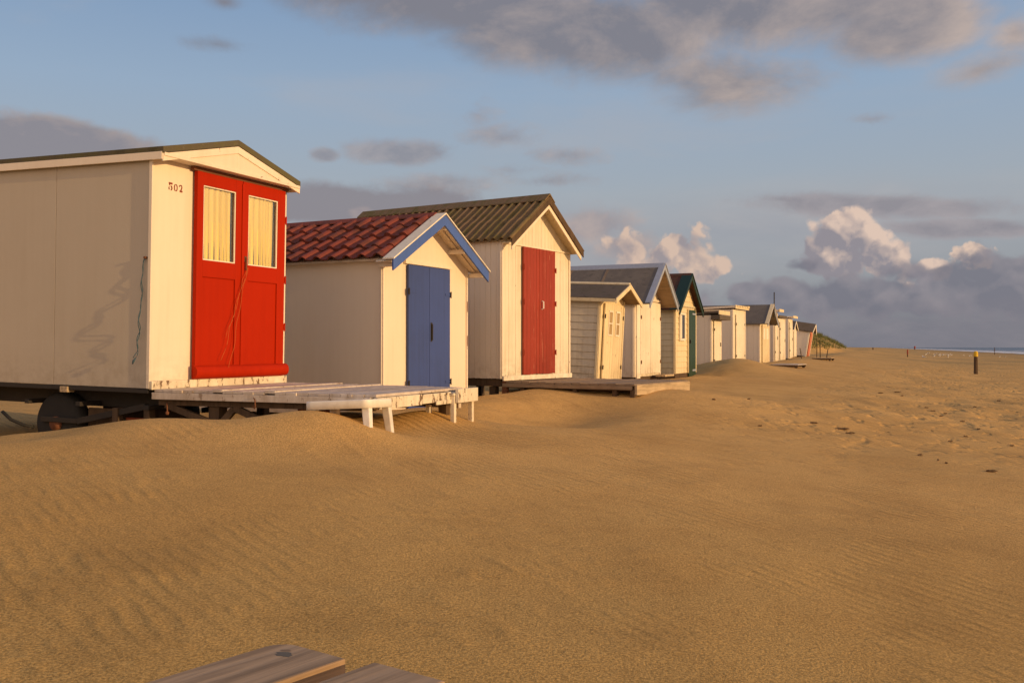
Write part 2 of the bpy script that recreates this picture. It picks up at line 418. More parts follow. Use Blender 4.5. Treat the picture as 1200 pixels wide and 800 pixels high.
class Hut:
    def __init__(s, label, cat, X, Y, th, zb, w, L, h, rise, tilt=(0, 0), name='beach_hut'):
        s.w, s.L, s.h, s.rise = w, L, h, rise; s.th = th
        s.o = thing(name, label, cat, (X, Y, zb), R(90 - th), tilt, 'beach huts in a row along the beach')
        s.sl = rise / (w / 2)
    def top(s, a): return s.h + s.sl * min(a, s.w - a)
    def poly(s, a0, a1, z0, drop=0):
        p = [(a0, z0), (a1, z0), (a1, s.top(a1) - drop)]
        if a0 < s.w / 2 < a1: p.append((s.w / 2, s.top(s.w / 2) - drop))
        return p + [(a0, s.top(a0) - drop)]
    def shell(s, mat_side, mat_front, side='panel', front='panel', pitch=.12, fp=None, z0=0):
        w, L, h = s.w, s.L, s.h
        core = MB(); e = .02
        core.prism(s.poly(e, w - e, z0 + .01, .015), -(L - e), -e, FM)
        c = core.build('wall_core', M['shadowgap'], s.o, 0)
        for nm, mp, ww, far in (('side_wall', SM, L, 0), ('side_wall', lambda a, o, z: (w + o, a, z), L, 1)):
            mb = MB()
            s.clad(mb, side if not far else 'panel', mp, 0, L, z0, lambda a: h, pitch)
            mb.build(nm, mat_side, s.o, .003)
        mb = MB(); s.clad(mb, front, FM, 0, w, z0, s.top, fp or pitch, w / 2)
        mb.build('front_wall', mat_front, s.o, .003)
        mb = MB(); s.clad(mb, 'panel', lambda a, o, z: (a, L + o, z), 0, w, z0, s.top, 9, w / 2)
        mb.build('rear_wall', mat_side, s.o, .003)
    def clad(s, mb, kind, mp, a0, a1, z0, top, pitch, mid=None):
        if kind == 'panel':
            x = a0
            while x < a1 - .01:
                y = min(a1, x + (pitch if pitch > .5 else 9)); 
                if a1 - y < .15: y = a1
                p = [(x, z0), (y - .004, z0), (y - .004, top(y - .004) - .002)]
                if mid and x < mid < y: p.append((mid, top(mid) - .002))
                p.append((x, top(x) - .002)); mb.prism(p, -.018, 0, mp); x = y
        elif kind == 'vert':
            n = max(1, round((a1 - a0) / pitch)); st = (a1 - a0) / n
            for k in range(n):
                x, y = a0 + k * st + .0018, a0 + (k + 1) * st - .0018; j = random.uniform(-.002, .0)
                p = [(x, z0 + random.uniform(0, .008)), (y, z0), (y, top(y) - .002)]
                if mid and x < mid < y: p.append((mid, top(mid) - .002))
                p.append((x, top(x) - .002)); mb.prism(p, -.018, j, mp)
        else:                                             # lapped horizontal boards
            z = z0; tm = max(top(a0), top(a1), top(mid) if mid else 0)
            while z < tm - .01:
                z2 = min(z + pitch, tm)
                def ext(zz):
                    if not mid or zz <= top(a0): return a0, a1
                    t_ = (zz - top(a0)) / (top(mid) - top(a0)); return a0 + (mid - a0) * t_, a1 - (a1 - mid) * t_
                l0, r0 = ext(z); l1, r1 = ext(z2)
                vs = [mp(l0, .0055, z + .003), mp(r0, .0055, z + .003), mp(r1, -.006, z2), mp(l1, -.006, z2),
                      mp(l0, -.018, z + .004), mp(r0, -.018, z + .004), mp(r1, -.018, z2), mp(l1, -.018, z2)]
                mb.add(vs, [(0, 1, 2, 3), (7, 6, 5, 4), (0, 4, 5, 1), (1, 5, 6, 2), (2, 6, 7, 3), (3, 7, 4, 0)])
                z = z2
    def corner(s, mat, wd=.07, z0=0, front_only=False):
        for x0, x1 in ((-.012, wd), (s.w - wd, s.w + .012)):
            a0, a1 = max(x0, 0), min(x1, s.w)
            mb = MB(); mb.box(x0, x1, -.022, .004 if x0 > 0 else .0, z0, s.h - .004)
            if x0 < 0: mb.box(-.022, 0.0, .0, wd, z0, s.h - .004)
            mb.build('corner_board', mat, s.o, .003)
    def roof(s, mat, f=.2, fb=.1, ov=.12, t=.05, kind='flat', ridge=None, seam=None, pitch=.146):
        w, sl, h = s.w, s.sl, s.h; ridge_z = h + s.rise; tv = t * math.sqrt(1 + sl * sl)
        for side in (0, 1):
            X = (lambda a: a) if not side else (lambda a: w - a)
            if kind == 'flat':
                p = [(X(-ov), h - ov * sl), (w / 2, ridge_z), (w / 2, ridge_z + tv), (X(-ov), h - ov * sl + tv)]
                rs = MB().prism(p, -f, s.L + fb, roofmap).build('roof_slope', mat, s.o, .006)
                if seam:
                    y = seam
                    while y < s.L:
                        q = [(X(-ov), h - ov * sl + tv + .002), (w / 2, ridge_z + tv + .002), (w / 2, ridge_z + tv + .010), (X(-ov), h - ov * sl + tv + .010)]
                        MB().prism(q, y, y + .06, roofmap).build('seam_strip', M['seam'], rs, .002); y += seam
            else:
                tot = s.L + fb + f; mb = MB()
                SL = math.hypot(w / 2 + ov, (w / 2 + ov) * sl); nxv = 1 / math.sqrt(1 + sl * sl)
                if kind == 'corr':
                    us = [i / 14 for i in range(15)]; ny_ = int(tot / (pitch / 10))
                    ysv = [tot * k / ny_ for k in range(ny_ + 1)]
                    hf = lambda u, y: .029 * math.sin(2 * math.pi * y / pitch) + .012 * (1 if u > .5 else 0)
                else:
                    rows = 4; us = []
                    for r_ in range(rows): us += [r_ / rows + j / (rows * 6) + (1e-4 if j == 0 else 0) for j in range(6)] + [(r_ + 1) / rows - 1e-4]
                    ny_ = int(tot / .02); ysv = [tot * k / ny_ for k in range(ny_ + 1)]
                    def hf(u, y):
                        ph = (y / .24) % 1
                        roll = .040 * max(0, math.cos((ph - .5) * 2 * math.pi)) ** .8 - .012 * max(0, -math.cos((ph - .5) * 2 * math.pi))
                        return roll + .034 * ((u * rows) % 1) + .007 * math.sin(int(y / .24) * 5.1 + int(u * rows) * 2.7) + .006 * math.sin(y * 1.9)
                nu = len(us)
                for y in ysv:
                    for u in us:
                        a = w / 2 - u * (w / 2 + ov); z = ridge_z - (w / 2 - a) * sl
                        hh = t * .6 + hf(u, y)
                        ax = a - hh * sl * nxv if True else a
                        mb.v.append((X(ax), -f + y, z + hh * nxv))
                for k in range(len(ysv) - 1):
                    for j in range(nu - 1):
                        a_ = k * nu + j; mb.f.append((a_, a_ + 1, a_ + nu + 1, a_ + nu))
                mb.build('roof_slope', mat, s.o, 0, smooth=(kind == 'corr'), solid=.012)
                q = [(X(-ov + .05), h - (ov - .05) * sl - .02), (w / 2, ridge_z - .02), (w / 2, ridge_z + .008), (X(-ov + .05), h - (ov - .05) * sl + .008)]
                MB().prism(q, -f + .03, s.L + fb - .03, roofmap).build('roof_deck', M['yellow_board'] if kind == 'corr' else M['cream'], s.o, 0)
        if ridge:
            rw, mt, up = ridge
            p = [(w / 2 - rw, ridge_z + tv - rw * sl + up), (w / 2, ridge_z + tv + up), (w / 2 + rw, ridge_z + tv - rw * sl + up),
                 (w / 2 + rw, ridge_z + tv - rw * sl + up + .018), (w / 2, ridge_z + tv + .03 + up), (w / 2 - rw, ridge_z + tv - rw * sl + .018 + up)]
            MB().prism(p, -f - .005, s.L + fb + .005, roofmap).build('ridge_cap', mt, s.o, .003)
    def barge(s, mat, f=.2, ov=.12, depth=.14, up=.03, t=.025, y=None, capm=None, capw=.10, name='barge_board'):
        w, sl, h = s.w, s.sl, s.h
        y0 = -(f if y is None else y)
        for side in (0, 1):
            X = (lambda a: a) if not side else (lambda a: w - a)
            a0 = -ov
            p = [(X(a0), h + a0 * sl + up), (X(w / 2), h + s.rise + up), (X(w / 2), h + s.rise + up - depth), (X(a0), h + a0 * sl + up - depth)]
            b_ = MB().prism(p, y0 - t, y0 - .001, roofmap).build(name, mat, s.o, .003)
            if capm:
                q = [(X(a0 - .02), h + (a0 - .02) * sl + up + .002), (X(w / 2), h + s.rise + up + .002), (X(w / 2), h + s.rise + up + .022), (X(a0 - .02), h + (a0 - .02) * sl + up + .022)]
                MB().prism(q, y0 - t - .02, y0 + capw, roofmap).build('capping_board', capm, b_, .003)
    def box(s, name, mat, x0, x1, y0, y1, z0, z1, parent=None, bevel=.003):
        return MB().box(x0, x1, y0, y1, z0, z1).build(name, mat, parent or s.o, bevel)
    def door(s, mat, x0, x1, z0, z1, planks=0, out=.02, t=.03):
        mb = MB()
        if planks:
            n = planks; st = (x1 - x0) / n
            for k in range(n): mb.box(x0 + k * st + .0025, x0 + (k + 1) * st - .0025, -out - t + random.uniform(-.002, .002), -out, z0 + random.uniform(0, .008), z1)
            mb.box(x0 + .01, x1 - .01, -out - t + .008, -out, z0 + .012, z1 - .01)
        else: mb.box(x0, x1, -out - t, -out, z0, z1)
        return mb.build('door', mat, s.o, .003)
    def hinge(s, d, x, z, y=-.052, w=.05, mat=None):
        mb = MB().box(x - w / 2, x + w / 2, y - .008, y - .001, z - .035, z + .035)
        mb.tube([(x, y - .012, z - .045), (x, y - .012, z + .045)], .009, 6)
        mb.build('hinge', mat or M['steel'], d, 0)
    def skirt(s, mat, z0, z1=0, name='floor_beam', ins=.04):
        mb = MB(); w, L = s.w, s.L
        for y in (ins, L / 2, L - ins - .06): mb.box(ins, w - ins, y, y + .06, z0, z1 - .002)
        for x in (ins - .012, w - ins - .05): mb.box(x, x + .06, ins - .014, L - ins + .014, z0 + .004, z1 - .006)
        mb.build(name, mat, s.o, .003)

# --- hut 1: red doors
h1 = Hut('large cream hut with glazed bright red double doors and a number by the door', 'beach hut', -3.44, 9.3, 23.5, 1.11, 2.04, 3.3, 2.225, .25, tilt=(R(1.0), 0))
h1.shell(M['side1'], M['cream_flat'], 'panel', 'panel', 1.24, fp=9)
h1.box('corner_board', M['cream'], -.022, 0.0, -.02, .018, 0, 2.205)
h1.box('corner_board', M['cream'], 1.985, 2.055, -.026, -.002, 0.07, 2.18)
h1.roof(M['roof1'], f=.185, fb=.1, ov=.055, t=.062)
h1.barge(M['cream'], f=.158, ov=.05, depth=.072, up=-.004, t=.022)
for side in (0, 1):                                   # eave boards
    x = -.058 if not side else 2.04 + .036
    h1.box('eave_board', M['side'], x, x + .022, -.168, 3.38, 2.155, 2.228)
ped = MB().prism([(0.0, 2.222), (2.04, 2.222), (1.02, 2.222 + .245)], .155, .168, FM).build('pediment_panel', M['cream_flat'], h1.o, .002)
MB().box(1.017, 1.023, -.1705, -.167, 2.235, 2.41).build('panel_joint', M['side'], ped, 0)
mb = MB().box(-.04, 2.08, -.190, -.154, 2.19, 2.222); mb.build('pediment_rail', M['cream'], h1.o, .003)
h1.box('soffit', M['side'], 0.0, 2.04, -.153, -.001, 2.195, 2.210)
h1.box('lintel', M['rust'], .5, 2.03, -.06, -.019, 2.152, 2.194)
# doors built as frames round the glass
def glazed(hut, x0, x1, z0, z1, wx0, wx1, wz0, wz1, y0=-.024, y1=-.07, dark_right=True):
    mb = MB()
    mb.box(x0, wx0, y1, y0, z0, z1); mb.box(wx1, x1, y1, y0, z0, z1)
    mb.box(wx0, wx1, y1, y0, wz1, z1); mb.box(wx0, wx1, y1, y0, z0 + .0, z0 + .12); mb.box(wx0, wx1, y1, y0, wz0 - .17, wz0)
    mb.box(wx0, wx1, y1 + .014, y0, z0 + .12, wz0 - .17)
    d = mb.build('door', M['red'], hut.o, .004)
    g = MB(); mz = .012
    for a in ((wx0, wx0 + mz, wz0, wz1), (wx1 - mz, wx1, wz0, wz1), (wx0 + mz, wx1 - mz, wz1 - mz, wz1), (wx0 + mz, wx1 - mz, wz0, wz0 + mz)):
        g.box(a[0], a[1], y1 + .006, y1 + .024, a[2], a[3])
    g.build('glazing_bead', M['white_trim'], d, .002)
    MB().box(wx0 + .001, wx1 - .001, y1 + .026, y1 + .029, wz0 + .001, wz1 - .001).build('window_pane', M['glass'], d, 0)
    MB().box(wx0 + .001, wx1 - .001, y0 - .003, y0, wz0 + .001, wz1 - .001).build('dark_interior', M['shadowgap'], d, 0)  # dark panel standing in for the unlit room behind the curtain
    c_ = MB(); n = 90; xa, xb = wx0 + .004, wx1 - (.045 if dark_right else .01)
    for k in range(n + 1):
        u = k / n; x = xa + (xb - xa) * u
        for zz, j in ((wz0 + .01, 1.0), ((wz0 + wz1) / 2, .8), (wz1 - .015, .55)):
            y = y0 - .0105 + .0085 * math.sin(u * 44 + 2.2 * math.sin(u * 6 + x0) + .25 * zz) * j
            c_.v.append((x, y, zz))
    for k in range(n):
        for j in range(2): a = k * 3 + j; c_.f.append((a, a + 3, a + 4, a + 1))
    c_.build('curtain', M['curtain'], d, 0, smooth=True)
    return d
dA = glazed(h1, .545, 1.236, .075, 2.15, .635, 1.13, 1.27, 2.02)
dB = glazed(h1, 1.244, 1.975, .075, 2.15, 1.335, 1.84, 1.27, 2.02)
MB().box(1.222, 1.262, -.082, -.0705, .20, 2.12).build('meeting_strip', M['red'], dA, .004)
for zz in (1.82, 1.15, .62): h1.hinge(dB, 1.985, zz, -.062, .03, M['red'])
# rolled red weather board at the foot of the doors
kb = MB(); pr = []
for k in range(9):
    an = -math.pi / 2 + math.pi * k / 8; pr.append((math.cos(an) * .05, .145 + math.sin(an) * .065))
kb.prism([(-o - .07, z) for o, z in [(0, .075)] + [(p[0], p[1]) for p in pr] + [(0, .215)]], .52, 2.02, lambda a, o, z: (o, a, z))
kb.build('kick_board', M['red'], h1.o, .003)
h1.box('sill_board', M['chipped'], -.02, 2.07, -.055, -.019, -.01, .072, bevel=.005)
# latch
MB().box(1.262, 1.30, -.085, -.0705, 1.30, 1.36).box(1.27, 1.285, -.10, -.086, 1.21, 1.345).build('latch', M['rust'], dB, .002)
# number
def stroke(mb, pts, w_, mp, o0=-.0, o1=.0022):
    for (a, z), (a2, z2) in zip(pts[:-1], pts[1:]):
        d = Vector((a2 - a, z2 - z)); n_ = Vector((-d.y, d.x)).normalized() * w_ / 2; e = d.normalized() * w_ * .15
        mb.prism([(a - n_.x - e.x, z - n_.y - e.y), (a2 - n_.x + e.x, z2 - n_.y + e.y), (a2 + n_.x + e.x, z2 + n_.y + e.y), (a + n_.x - e.x, z + n_.y - e.y)], o0, o1, mp)
def arc(cx, cz, rx, rz, a0, a1, n=8): return [(cx + rx * math.cos(R(a0 + (a1 - a0) * k / n)), cz + rz * math.sin(R(a0 + (a1 - a0) * k / n))) for k in range(n + 1)]
nb = MB(); bz = 1.905
# "5", "0", "2" as broken stencil shapes
stroke(nb, [(.215, bz + .083), (.262, bz + .083)], .024, FM)
stroke(nb, [(.222, bz + .075), (.222, bz + .055)], .010, FM)
stroke(nb, arc(.238, bz + .026, .020, .026, 80, -70), .015, FM)
stroke(nb, arc(.222, bz + .022, .008, .014, 100, 270), .013, FM)
stroke(nb, arc(.312, bz + .042, .018, .040, 100, 260), .013, FM)
stroke(nb, arc(.318, bz + .042, .018, .040, 80, -80), .013, FM)
stroke(nb, arc(.388, bz + .060, .020, .024, 170, 20), .013, FM)
stroke(nb, [(.407, bz + .064), (.402, bz + .040), (.390, bz + .022)], .015, FM)
stroke(nb, [(.376, bz + .008), (.412, bz + .008)], .022, FM)
for v in range(len(nb.v)): nb.v[v] = (.31 + (nb.v[v][0] - .312) * .92, nb.v[v][1] - .0005, bz + .045 + (nb.v[v][2] - bz - .045) * .78)
nb.build('number', M['number'], h1.o, 0)
# nail with rope ends
MB().tube([(-.035, .05, 1.24), (.0, .05, 1.24)], .012, 8).build('nail', M['rust'], h1.o, 0)

# steel chassis beneath hut 1
ch = MB()
for x in (.30, 1.70): ch.box(x, x + .07, -.05, 3.25, -.22, -.045)
for y in (0.02, .9, 1.6, 2.4, 3.15): ch.box(.02, 2.02, y, y + .06, -.205, -.161)
ch.box(-.012, .05, .0, 3.28, -.045, -.004); ch.box(1.99, 2.05, .0, 3.28, -.045, -.004); ch.box(.05, 1.99, .01, .06, -.044, -.004)
ch.beam((.10, .12, -.18), (.10, 1.0, -.36), .05, .06).beam((.1, 1.0, -.36), (.1, 1.5, -.36), .05, .05)
ch.beam((1.9, .12, -.18), (1.9, 1.0, -.36), .05, .06)
ch.build('chassis', M['steel'], h1.o, .003)
for x in (.12, 1.72):
    wh = MB().lathe([(.17, .0), (.285, .008), (.31, .035), (.315, .09), (.31, .145), (.285, .172), (.17, .18)], (x, 1.32, -.40), 'x', 32)
    o = wh.build('wheel', M['rubber'], h1.o, 0, smooth=True)
    MB().lathe([(.17, .03), (.15, .05), (.06, .06), (.05, .02), (.0, .02)][:4], (x - .0, 1.32, -.40), 'x', 24).build('rim', M['rust'], o, 0, smooth=True)
MB().lathe([(.07, -.02), (.07, .02), (.12, .03), (.16, .045)], (.11, 1.32, -.40), 'x', 20).build('hub', M['rust'], h1.o, 0, smooth=True)
MB().tube([(.2, 1.32, -.40), (1.8, 1.32, -.40)], .035, 10).build('axle', M['steel'], h1.o, 0)
for q in ((.06, .14, .05, .12), (.06, .14, .45, .52), (1.8, 1.9, .05, .15)): MB().box(*q, -.60, -.206).build('support_post', M['darkwood'], h1.o, .004)
MB().box(.045, .058, .04, .56, -.50, -.40).build('cross_beam', M['darkwood'], h1.o, .004)
MB().box(.20, .23, .56, .98, -.52, -.23).build('side_board', M['darkwood'], h1.o, .003)
MB().box(.60, .63, .10, 1.2, -.60, -.23).build('side_board', M['darkwood'], h1.o, .003)
MB().box(.14, .17, .16, .42, -.56, -.30).build('side_board', M['rustbeam'], h1.o, .003)
MB().box(.3, .33, .62, .95, -.55, -.34).build('side_board', M['palewood'], h1.o, .003)
MB().tube([(.0, 1.95, -.30), (.02, 1.85, -.38), (.05, 1.7, -.43), (.1, 1.62, -.45)], .018, 8).build('hose', M['rubber'], h1.o, 0, smooth=True)
MB().box(-.03, .06, 1.02, 1.12, -.07, -.012).build('packing_block', M['palewood'], h1.o, .004)

# rope on the wall, cord on the doors (things of their own, they just hang there)
T1 = Matrix.Translation((-3.44, 9.3, 1.11)) @ Matrix.Rotation(R(90 - 23.5), 4, 'Z')
def onhut(p): return T1 @ Vector(p)
def onhut_t(p): return T1 @ Matrix.Rotation(R(1.0), 4, 'X') @ Vector(p)
rp = MB()
def rope_path(k):
    pts = []
    for i in range(41):
        u = i / 40; z = 1.24 - u * .95
        off = .010 + .045 * u * (1 - .25 * math.sin(u * 3.1)) + .018 * math.sin(u * 13 + k) * (u ** .5) + .016 * math.sin(u * 31 + 2 * k) * u ** .5 + .02 * max(0, math.sin(u * 3.14 * 1.2 - .6))
        y = .055 + .05 * u + .018 * math.sin(u * 8 + .4 * k) + .006 * math.sin(u * 25 + k) - .05 * max(0, u - .72) * 1.2 + .06 * max(0, u - .9)
        pts.append(onhut_t((-off - .004, y, z)))
    return pts
rp.tube(rope_path(0), .0042, 6); rp.tube(rope_path(.7), .0042, 6)
e = rope_path(0)[-1]; rp.tube([e, e + Vector((-.02, 0, -.03)), e + Vector((-.03, 0, -.06))], [.006, .012, .006], 6)
o = rp.build('rope', M['rope'], None, 0, smooth=True)
tag(o, 'thin blue rope hanging from a nail on the shaded side wall beside the red doors', 'rope')
cd = MB()
def cpath(dx, ln, k):
    return [onhut_t((1.285 - dx * u + .012 * math.sin(u * 17 + k), -.10 - .012 * u - .006 * math.sin(u * 9 + k), 1.24 - ln * u)) for u in [i / 24 for i in range(25)]]
cd.tube(cpath(.40, .98, 0), .0022, 5); cd.tube(cpath(.28, 1.08, 1.2), .0022, 5); cd.tube(cpath(.33, .75, 2), .002, 5)
tag(cd.build('cord', M['cord'], None, 0, smooth=True), 'orange cord dangling from the latch of the bright red doors', 'cord')

# --- deck 1 (in front of hut 1)
d1 = thing('wooden_deck', 'low white painted wooden deck in front of the bright red doors', 'deck', tuple(onhut((0, -.06, 0))), R(90 - 23.5))
n = 21; y = -2.45
for k in range(n):
    st = 2.43 / n; a0 = y + k * st; j = random.uniform(-.002, .002); e = random.uniform(-.03, .03)
    if k in (9, 14): j += .010
    MB().box(-.02 + random.uniform(-.012, .012), 1.64 + .42 * (k / (n - 1)) + e, a0 + .002, a0 + st - .002, -.032 + j, -.006 + j).build('deck_board', M['deckwood'], d1, .003)
MB().box(-.030, .02, -2.40, .0, -.098, -.034).build('edge_board', M['deckwood'], d1, .004)
MB().beam((1.62, -2.42, -.125), (2.03, -.02, -.125), .045, .178).build('edge_board', M['deckwood'], d1, .004)
for q in ((-.035, .74, -2.475, -2.431, -.135, -.036), (.755, 1.22, -2.47, -2.431, -.128, -.040), (1.235, 1.66, -2.475, -2.431, -.120, -.038)): MB().box(*q).build('fascia_board', M['chipped'], d1, .005)
MB().box(1.0, 1.42, -2.487, -2.476, -.150, -.112).build('batten', M['chipped'], d1, .003)
for x in (.04, .55, 1.1, 1.5): MB().box(x, x + .06, -2.38, -.02, -.155, -.036).build('joist', M['darkwood'], d1, .003)
mb = MB().box(.06, .18, -.72, -.60, -.55, -.157); mb.build('post', M['darkwood'], d1, .004)
MB().box(1.2, 1.3, -.9, -.8, -.6, -.157).build('post', M['darkwood'], d1, .004)
MB().box(1.48, 1.56, -2.34, -2.25, -.6, -.157).build('post', M['darkwood'], d1, .004)
for a_, b_ in (((.06, -.10, -.15), (.06, -.60, -.30)), ((.06, -.72, -.34), (.06, -.90, -.17)), ((.06, -.90, -.16), (.06, -1.50, -.38))): MB().beam(a_, b_, .045, .06).build('brace', M['darkwood'], d1, .003)
for q in ((.02, .055, -.95, -.50, -.42, -.33), (.12, .2, -1.95, -1.55, -.24, -.157), (.12, .17, -1.60, -1.56, -.32, -.241)): MB().box(*q).build('cross_beam', M['rustbeam'], d1, .003)
MB().tube([(-.036, -1.19, -.06), (-.045, -1.21, -.075), (-.043, -1.215, -.14), (-.036, -1.20, -.155), (-.04, -1.185, -.13)], .006, 6).build('hook', M['rust'], d1, 0)
MB().tube([(.0, -.16, -.13), (.0, -.165, -.205), (.0, -.165, -.22), (.0, -.165, -.24)], [.006, .006, .018, .012], 8).build('ring', M['rust'], d1, 0)
# white step trestle at the far corner of the deck
def deckpt(x, y): return onhut((x, y - .06, 0))
p = deckpt(1.33, -2.42)
st_ = thing('step', 'small chipped white wooden step on four legs under the far corner of the white deck', 'step', (p.x, p.y, hz(p.x, p.y) - .05), R(90 - 23.5))
H = 1.11 - .045 - st_.location.z
MB().box(-.02, .42, -.14, -.105, H - .10, H + .035).build('front_board', M['chipped'], st_, .005)
MB().box(-.05, .42, -.104, .22, H - .03, H - .005).build('tread', M['chipped'], st_, .005)
for x, yy in ((-.03, -.10), (.36, -.10), (-.03, .17), (.36, .17)):
    MB().box(x, x + .045, yy, yy + .045, -.25, H - .031).build('leg', M['chipped'], st_, .004)

# white plastic table, half buried
p = Vector((-1.15, 8.05, 0)); p.z = hz(p.x, p.y)
tb = thing('plastic_table', 'low white plastic table half buried in the sand beside the white deck', 'table', p, R(90 - 23.5 + 4), (R(-3), R(2)))
mb = MB(); tw, tl, tz = .46, .74, .215
def rr(r, x0, x1, y0, y1):
    o_ = []
    for cx, cy, a in ((x1 - r, y1 - r, 0), (x0 + r, y1 - r, 90), (x0 + r, y0 + r, 180), (x1 - r, y0 + r, 270)):
        o_ += [(cx + r * math.cos(R(a + k * 15)), cy + r * math.sin(R(a + k * 15))) for k in range(7)]
    return o_
mb.prism(rr(.07, -.23, .23, -.1, .50), tz - .02, tz, lambda a, o, z: (a, z, o)); mb.build('table_top', M['white_plastic'], tb, .008)
rim = MB(); R0, R1 = rr(.07, -.23, .23, -.1, .50), rr(.062, -.222, .222, -.092, .492); n = len(R0)
rim.v = [(x, y, tz - .012) for x, y in R0] + [(x * 1.01, y, tz - .07) for x, y in R0] + [(x, y, tz - .07) for x, y in R1] + [(x, y, tz - .0205) for x, y in R1]
for r_ in range(3):
    for k in range(n): rim.f.append((r_ * n + k, r_ * n + (k + 1) % n, (r_ + 1) * n + (k + 1) % n, (r_ + 1) * n + k))
rim.build('rim', M['white_plastic'], tb, 0, smooth=True)
for sx, sy in ((-1, -.085), (1, -.085), (-1, .40), (1, .40)):
    x = .20 * sx; lg = MB()
    vs = []
    for z, wd, sh in ((tz - .03, .062, 0), (-.35, .035, .03)):
        cx = x + sh * sx; yo = sy + .0 - (sh if sy < 0 else -sh)
        ax, bx = sorted((cx, cx - wd * sx)); vs += [(ax, yo, z), (bx, yo, z), (bx, yo + wd + .01, z), (ax, yo + wd + .01, z)]
    lg.add(vs, [(0, 1, 2, 3), (7, 6, 5, 4), (0, 4, 5, 1), (1, 5, 6, 2), (2, 6, 7, 3), (3, 7, 4, 0)])
    lg.build('leg', M['white_plastic'], tb, .008)

# --- hut 2: blue doors, red tiles
h2 = Hut('cream hut with plain blue double doors and a red tiled roof', 'beach hut', -1.65, 12.5, 27.5, .62, 2.12, 3.2, 2.04, .60)
h2.shell(M['side'], M['cream_flat'], 'panel', 'panel', 9, fp=9)
h2.corner(M['cream'], .02)
h2.roof(M['tile'], f=.14, fb=.1, ov=.12, t=.03, kind='tile', ridge=(.09, M['tile'], .02))
h2.barge(M['blue_trim'], f=.26, ov=.17, depth=.15, up=.045, t=.026, capm=M['white_trim'], capw=.13)
for side in (0, 1):                                   # purlin ends and lit soffit under the verge
    for a in (-.08, .45, .95):
        x = a if not side else 2.12 - a - .05
        z = 2.04 + .566 * (a + .0) - .035
        h2.box('purlin', M['cream'], x, x + .05, -.258, -.0, z - .06, z - .0)
    X = (lambda a: a) if not side else (lambda a: 2.12 - a)
    q = [(X(-.15), 2.04 - .15 * .566 + .001), (1.06, 2.641), (1.06, 2.657), (X(-.15), 2.04 - .15 * .566 + .017)]
    MB().prism(q, -.258, -.0, roofmap).build('soffit', M['cream'], h2.o, 0)
h2.box('head_rail', M['cream'], .47, 1.64, -.045, -.001, 1.985, 2.03)
a_ = h2.door(M['blue'], .53, 1.04, -.02, 1.975); b2 = h2.door(M['blue'], 1.048, 1.58, -.02, 1.975)
for d_, x, xs in ((a_, .52, .66), (b2, 1.585, 1.45)):
    for z in (1.62, .40):
        h2.hinge(d_, x, z, -.052, .03, M['steel'])
        MB().box(min(x, xs), max(x, xs) + .0, -.056, -.051, z - .015, z + .015).build('strap', M['blue'], d_, 0)
MB().box(1.075, 1.095, -.075, -.055, .98, 1.20).box(1.065, 1.105, -.056, -.051, .96, 1.22).build('handle', M['steel'], b2, .002)
MB().box(.53, 1.58, -.054, -.050, .0, .02).build('door_foot', M['blue'], a_, 0)
for z in (.9, 1.4): h2.box('corner_mark', M['rust'], 2.105, 2.125, -.0235, -.0222, z, z + .15)

# --- hut 3: dark red doors, corrugated roof
h3 = Hut('tall cream hut with dark red plank doors and a mossy brown corrugated roof', 'beach hut', -.16, 15, 32.4, 1.02, 2.12, 3.6, 2.13, .72)
h3.shell(M['side'], M['cream_board'], 'vert', 'vert', .10, fp=.10)
h3.corner(M['cream'], .03)
h3.roof(M['corr'], f=.24, fb=.1, ov=.07, t=.05, kind='corr', ridge=(.16, M['corr'], .015))
h3.barge(M['darkwood'], f=.225, ov=.08, depth=.125, up=.06, t=.02)
h3.barge(M['cream'], f=.20, ov=.04, depth=.085, up=-.055, t=.020, name='inner_barge_board')
for side in (0, 1):
    X = (lambda a: a) if not side else (lambda a: 2.12 - a)
    q = [(X(-.04), 2.13 - .04 * .679 - .034), (1.06, 2.816), (1.06, 2.83), (X(-.04), 2.13 - .04 * .679 - .02)]
    MB().prism(q, -.198, -.0, roofmap).build('soffit', M['yellow_board'], h3.o, 0)
h3.box('gable_rail', M['cream'], .02, 2.10, -.0235, -.001, 2.075, 2.10)
l_ = h3.door(M['red_dark'], .565, 1.055, .05, 2.07, 5); r_ = h3.door(M['red_dark'], 1.065, 1.565, .05, 2.07, 5)
MB().box(1.045, 1.085, -.056, -.0505, .05, 2.07).build('meeting_strip', M['red_dark'], l_, .002)
MB().tube([(1.12, -.055, 1.10), (1.12, -.085, 1.11), (1.12, -.085, 1.22), (1.12, -.055, 1.23)], .011, 6).build('handle', M['white_plastic'], r_, 0)
for z in (1.75, 1.2, .4): h3.hinge(l_, .57, z, -.052, .03, M['red_dark']); h3.hinge(r_, 1.562, z, -.052, .03, M['red_dark'])
h3.box('sill_board', M['white_trim'], -.01, 2.14, -.05, -.0195, -.03, .045, bevel=.005)
h3.skirt(M['darkwood'], -.12, -.0)
for x, y in ((.05, .15), (1.95, .15), (.05, 1.7), (.05, 3.4), (1.95, 3.4), (1.95, 1.7)):
    h3.box('support_post', M['darkwood'], x, x + .11, y, y + .11, -.7, -.122)
h3.box('support_post', M['rust'], -.02, .06, -.10, -.02, -.5, -.035)

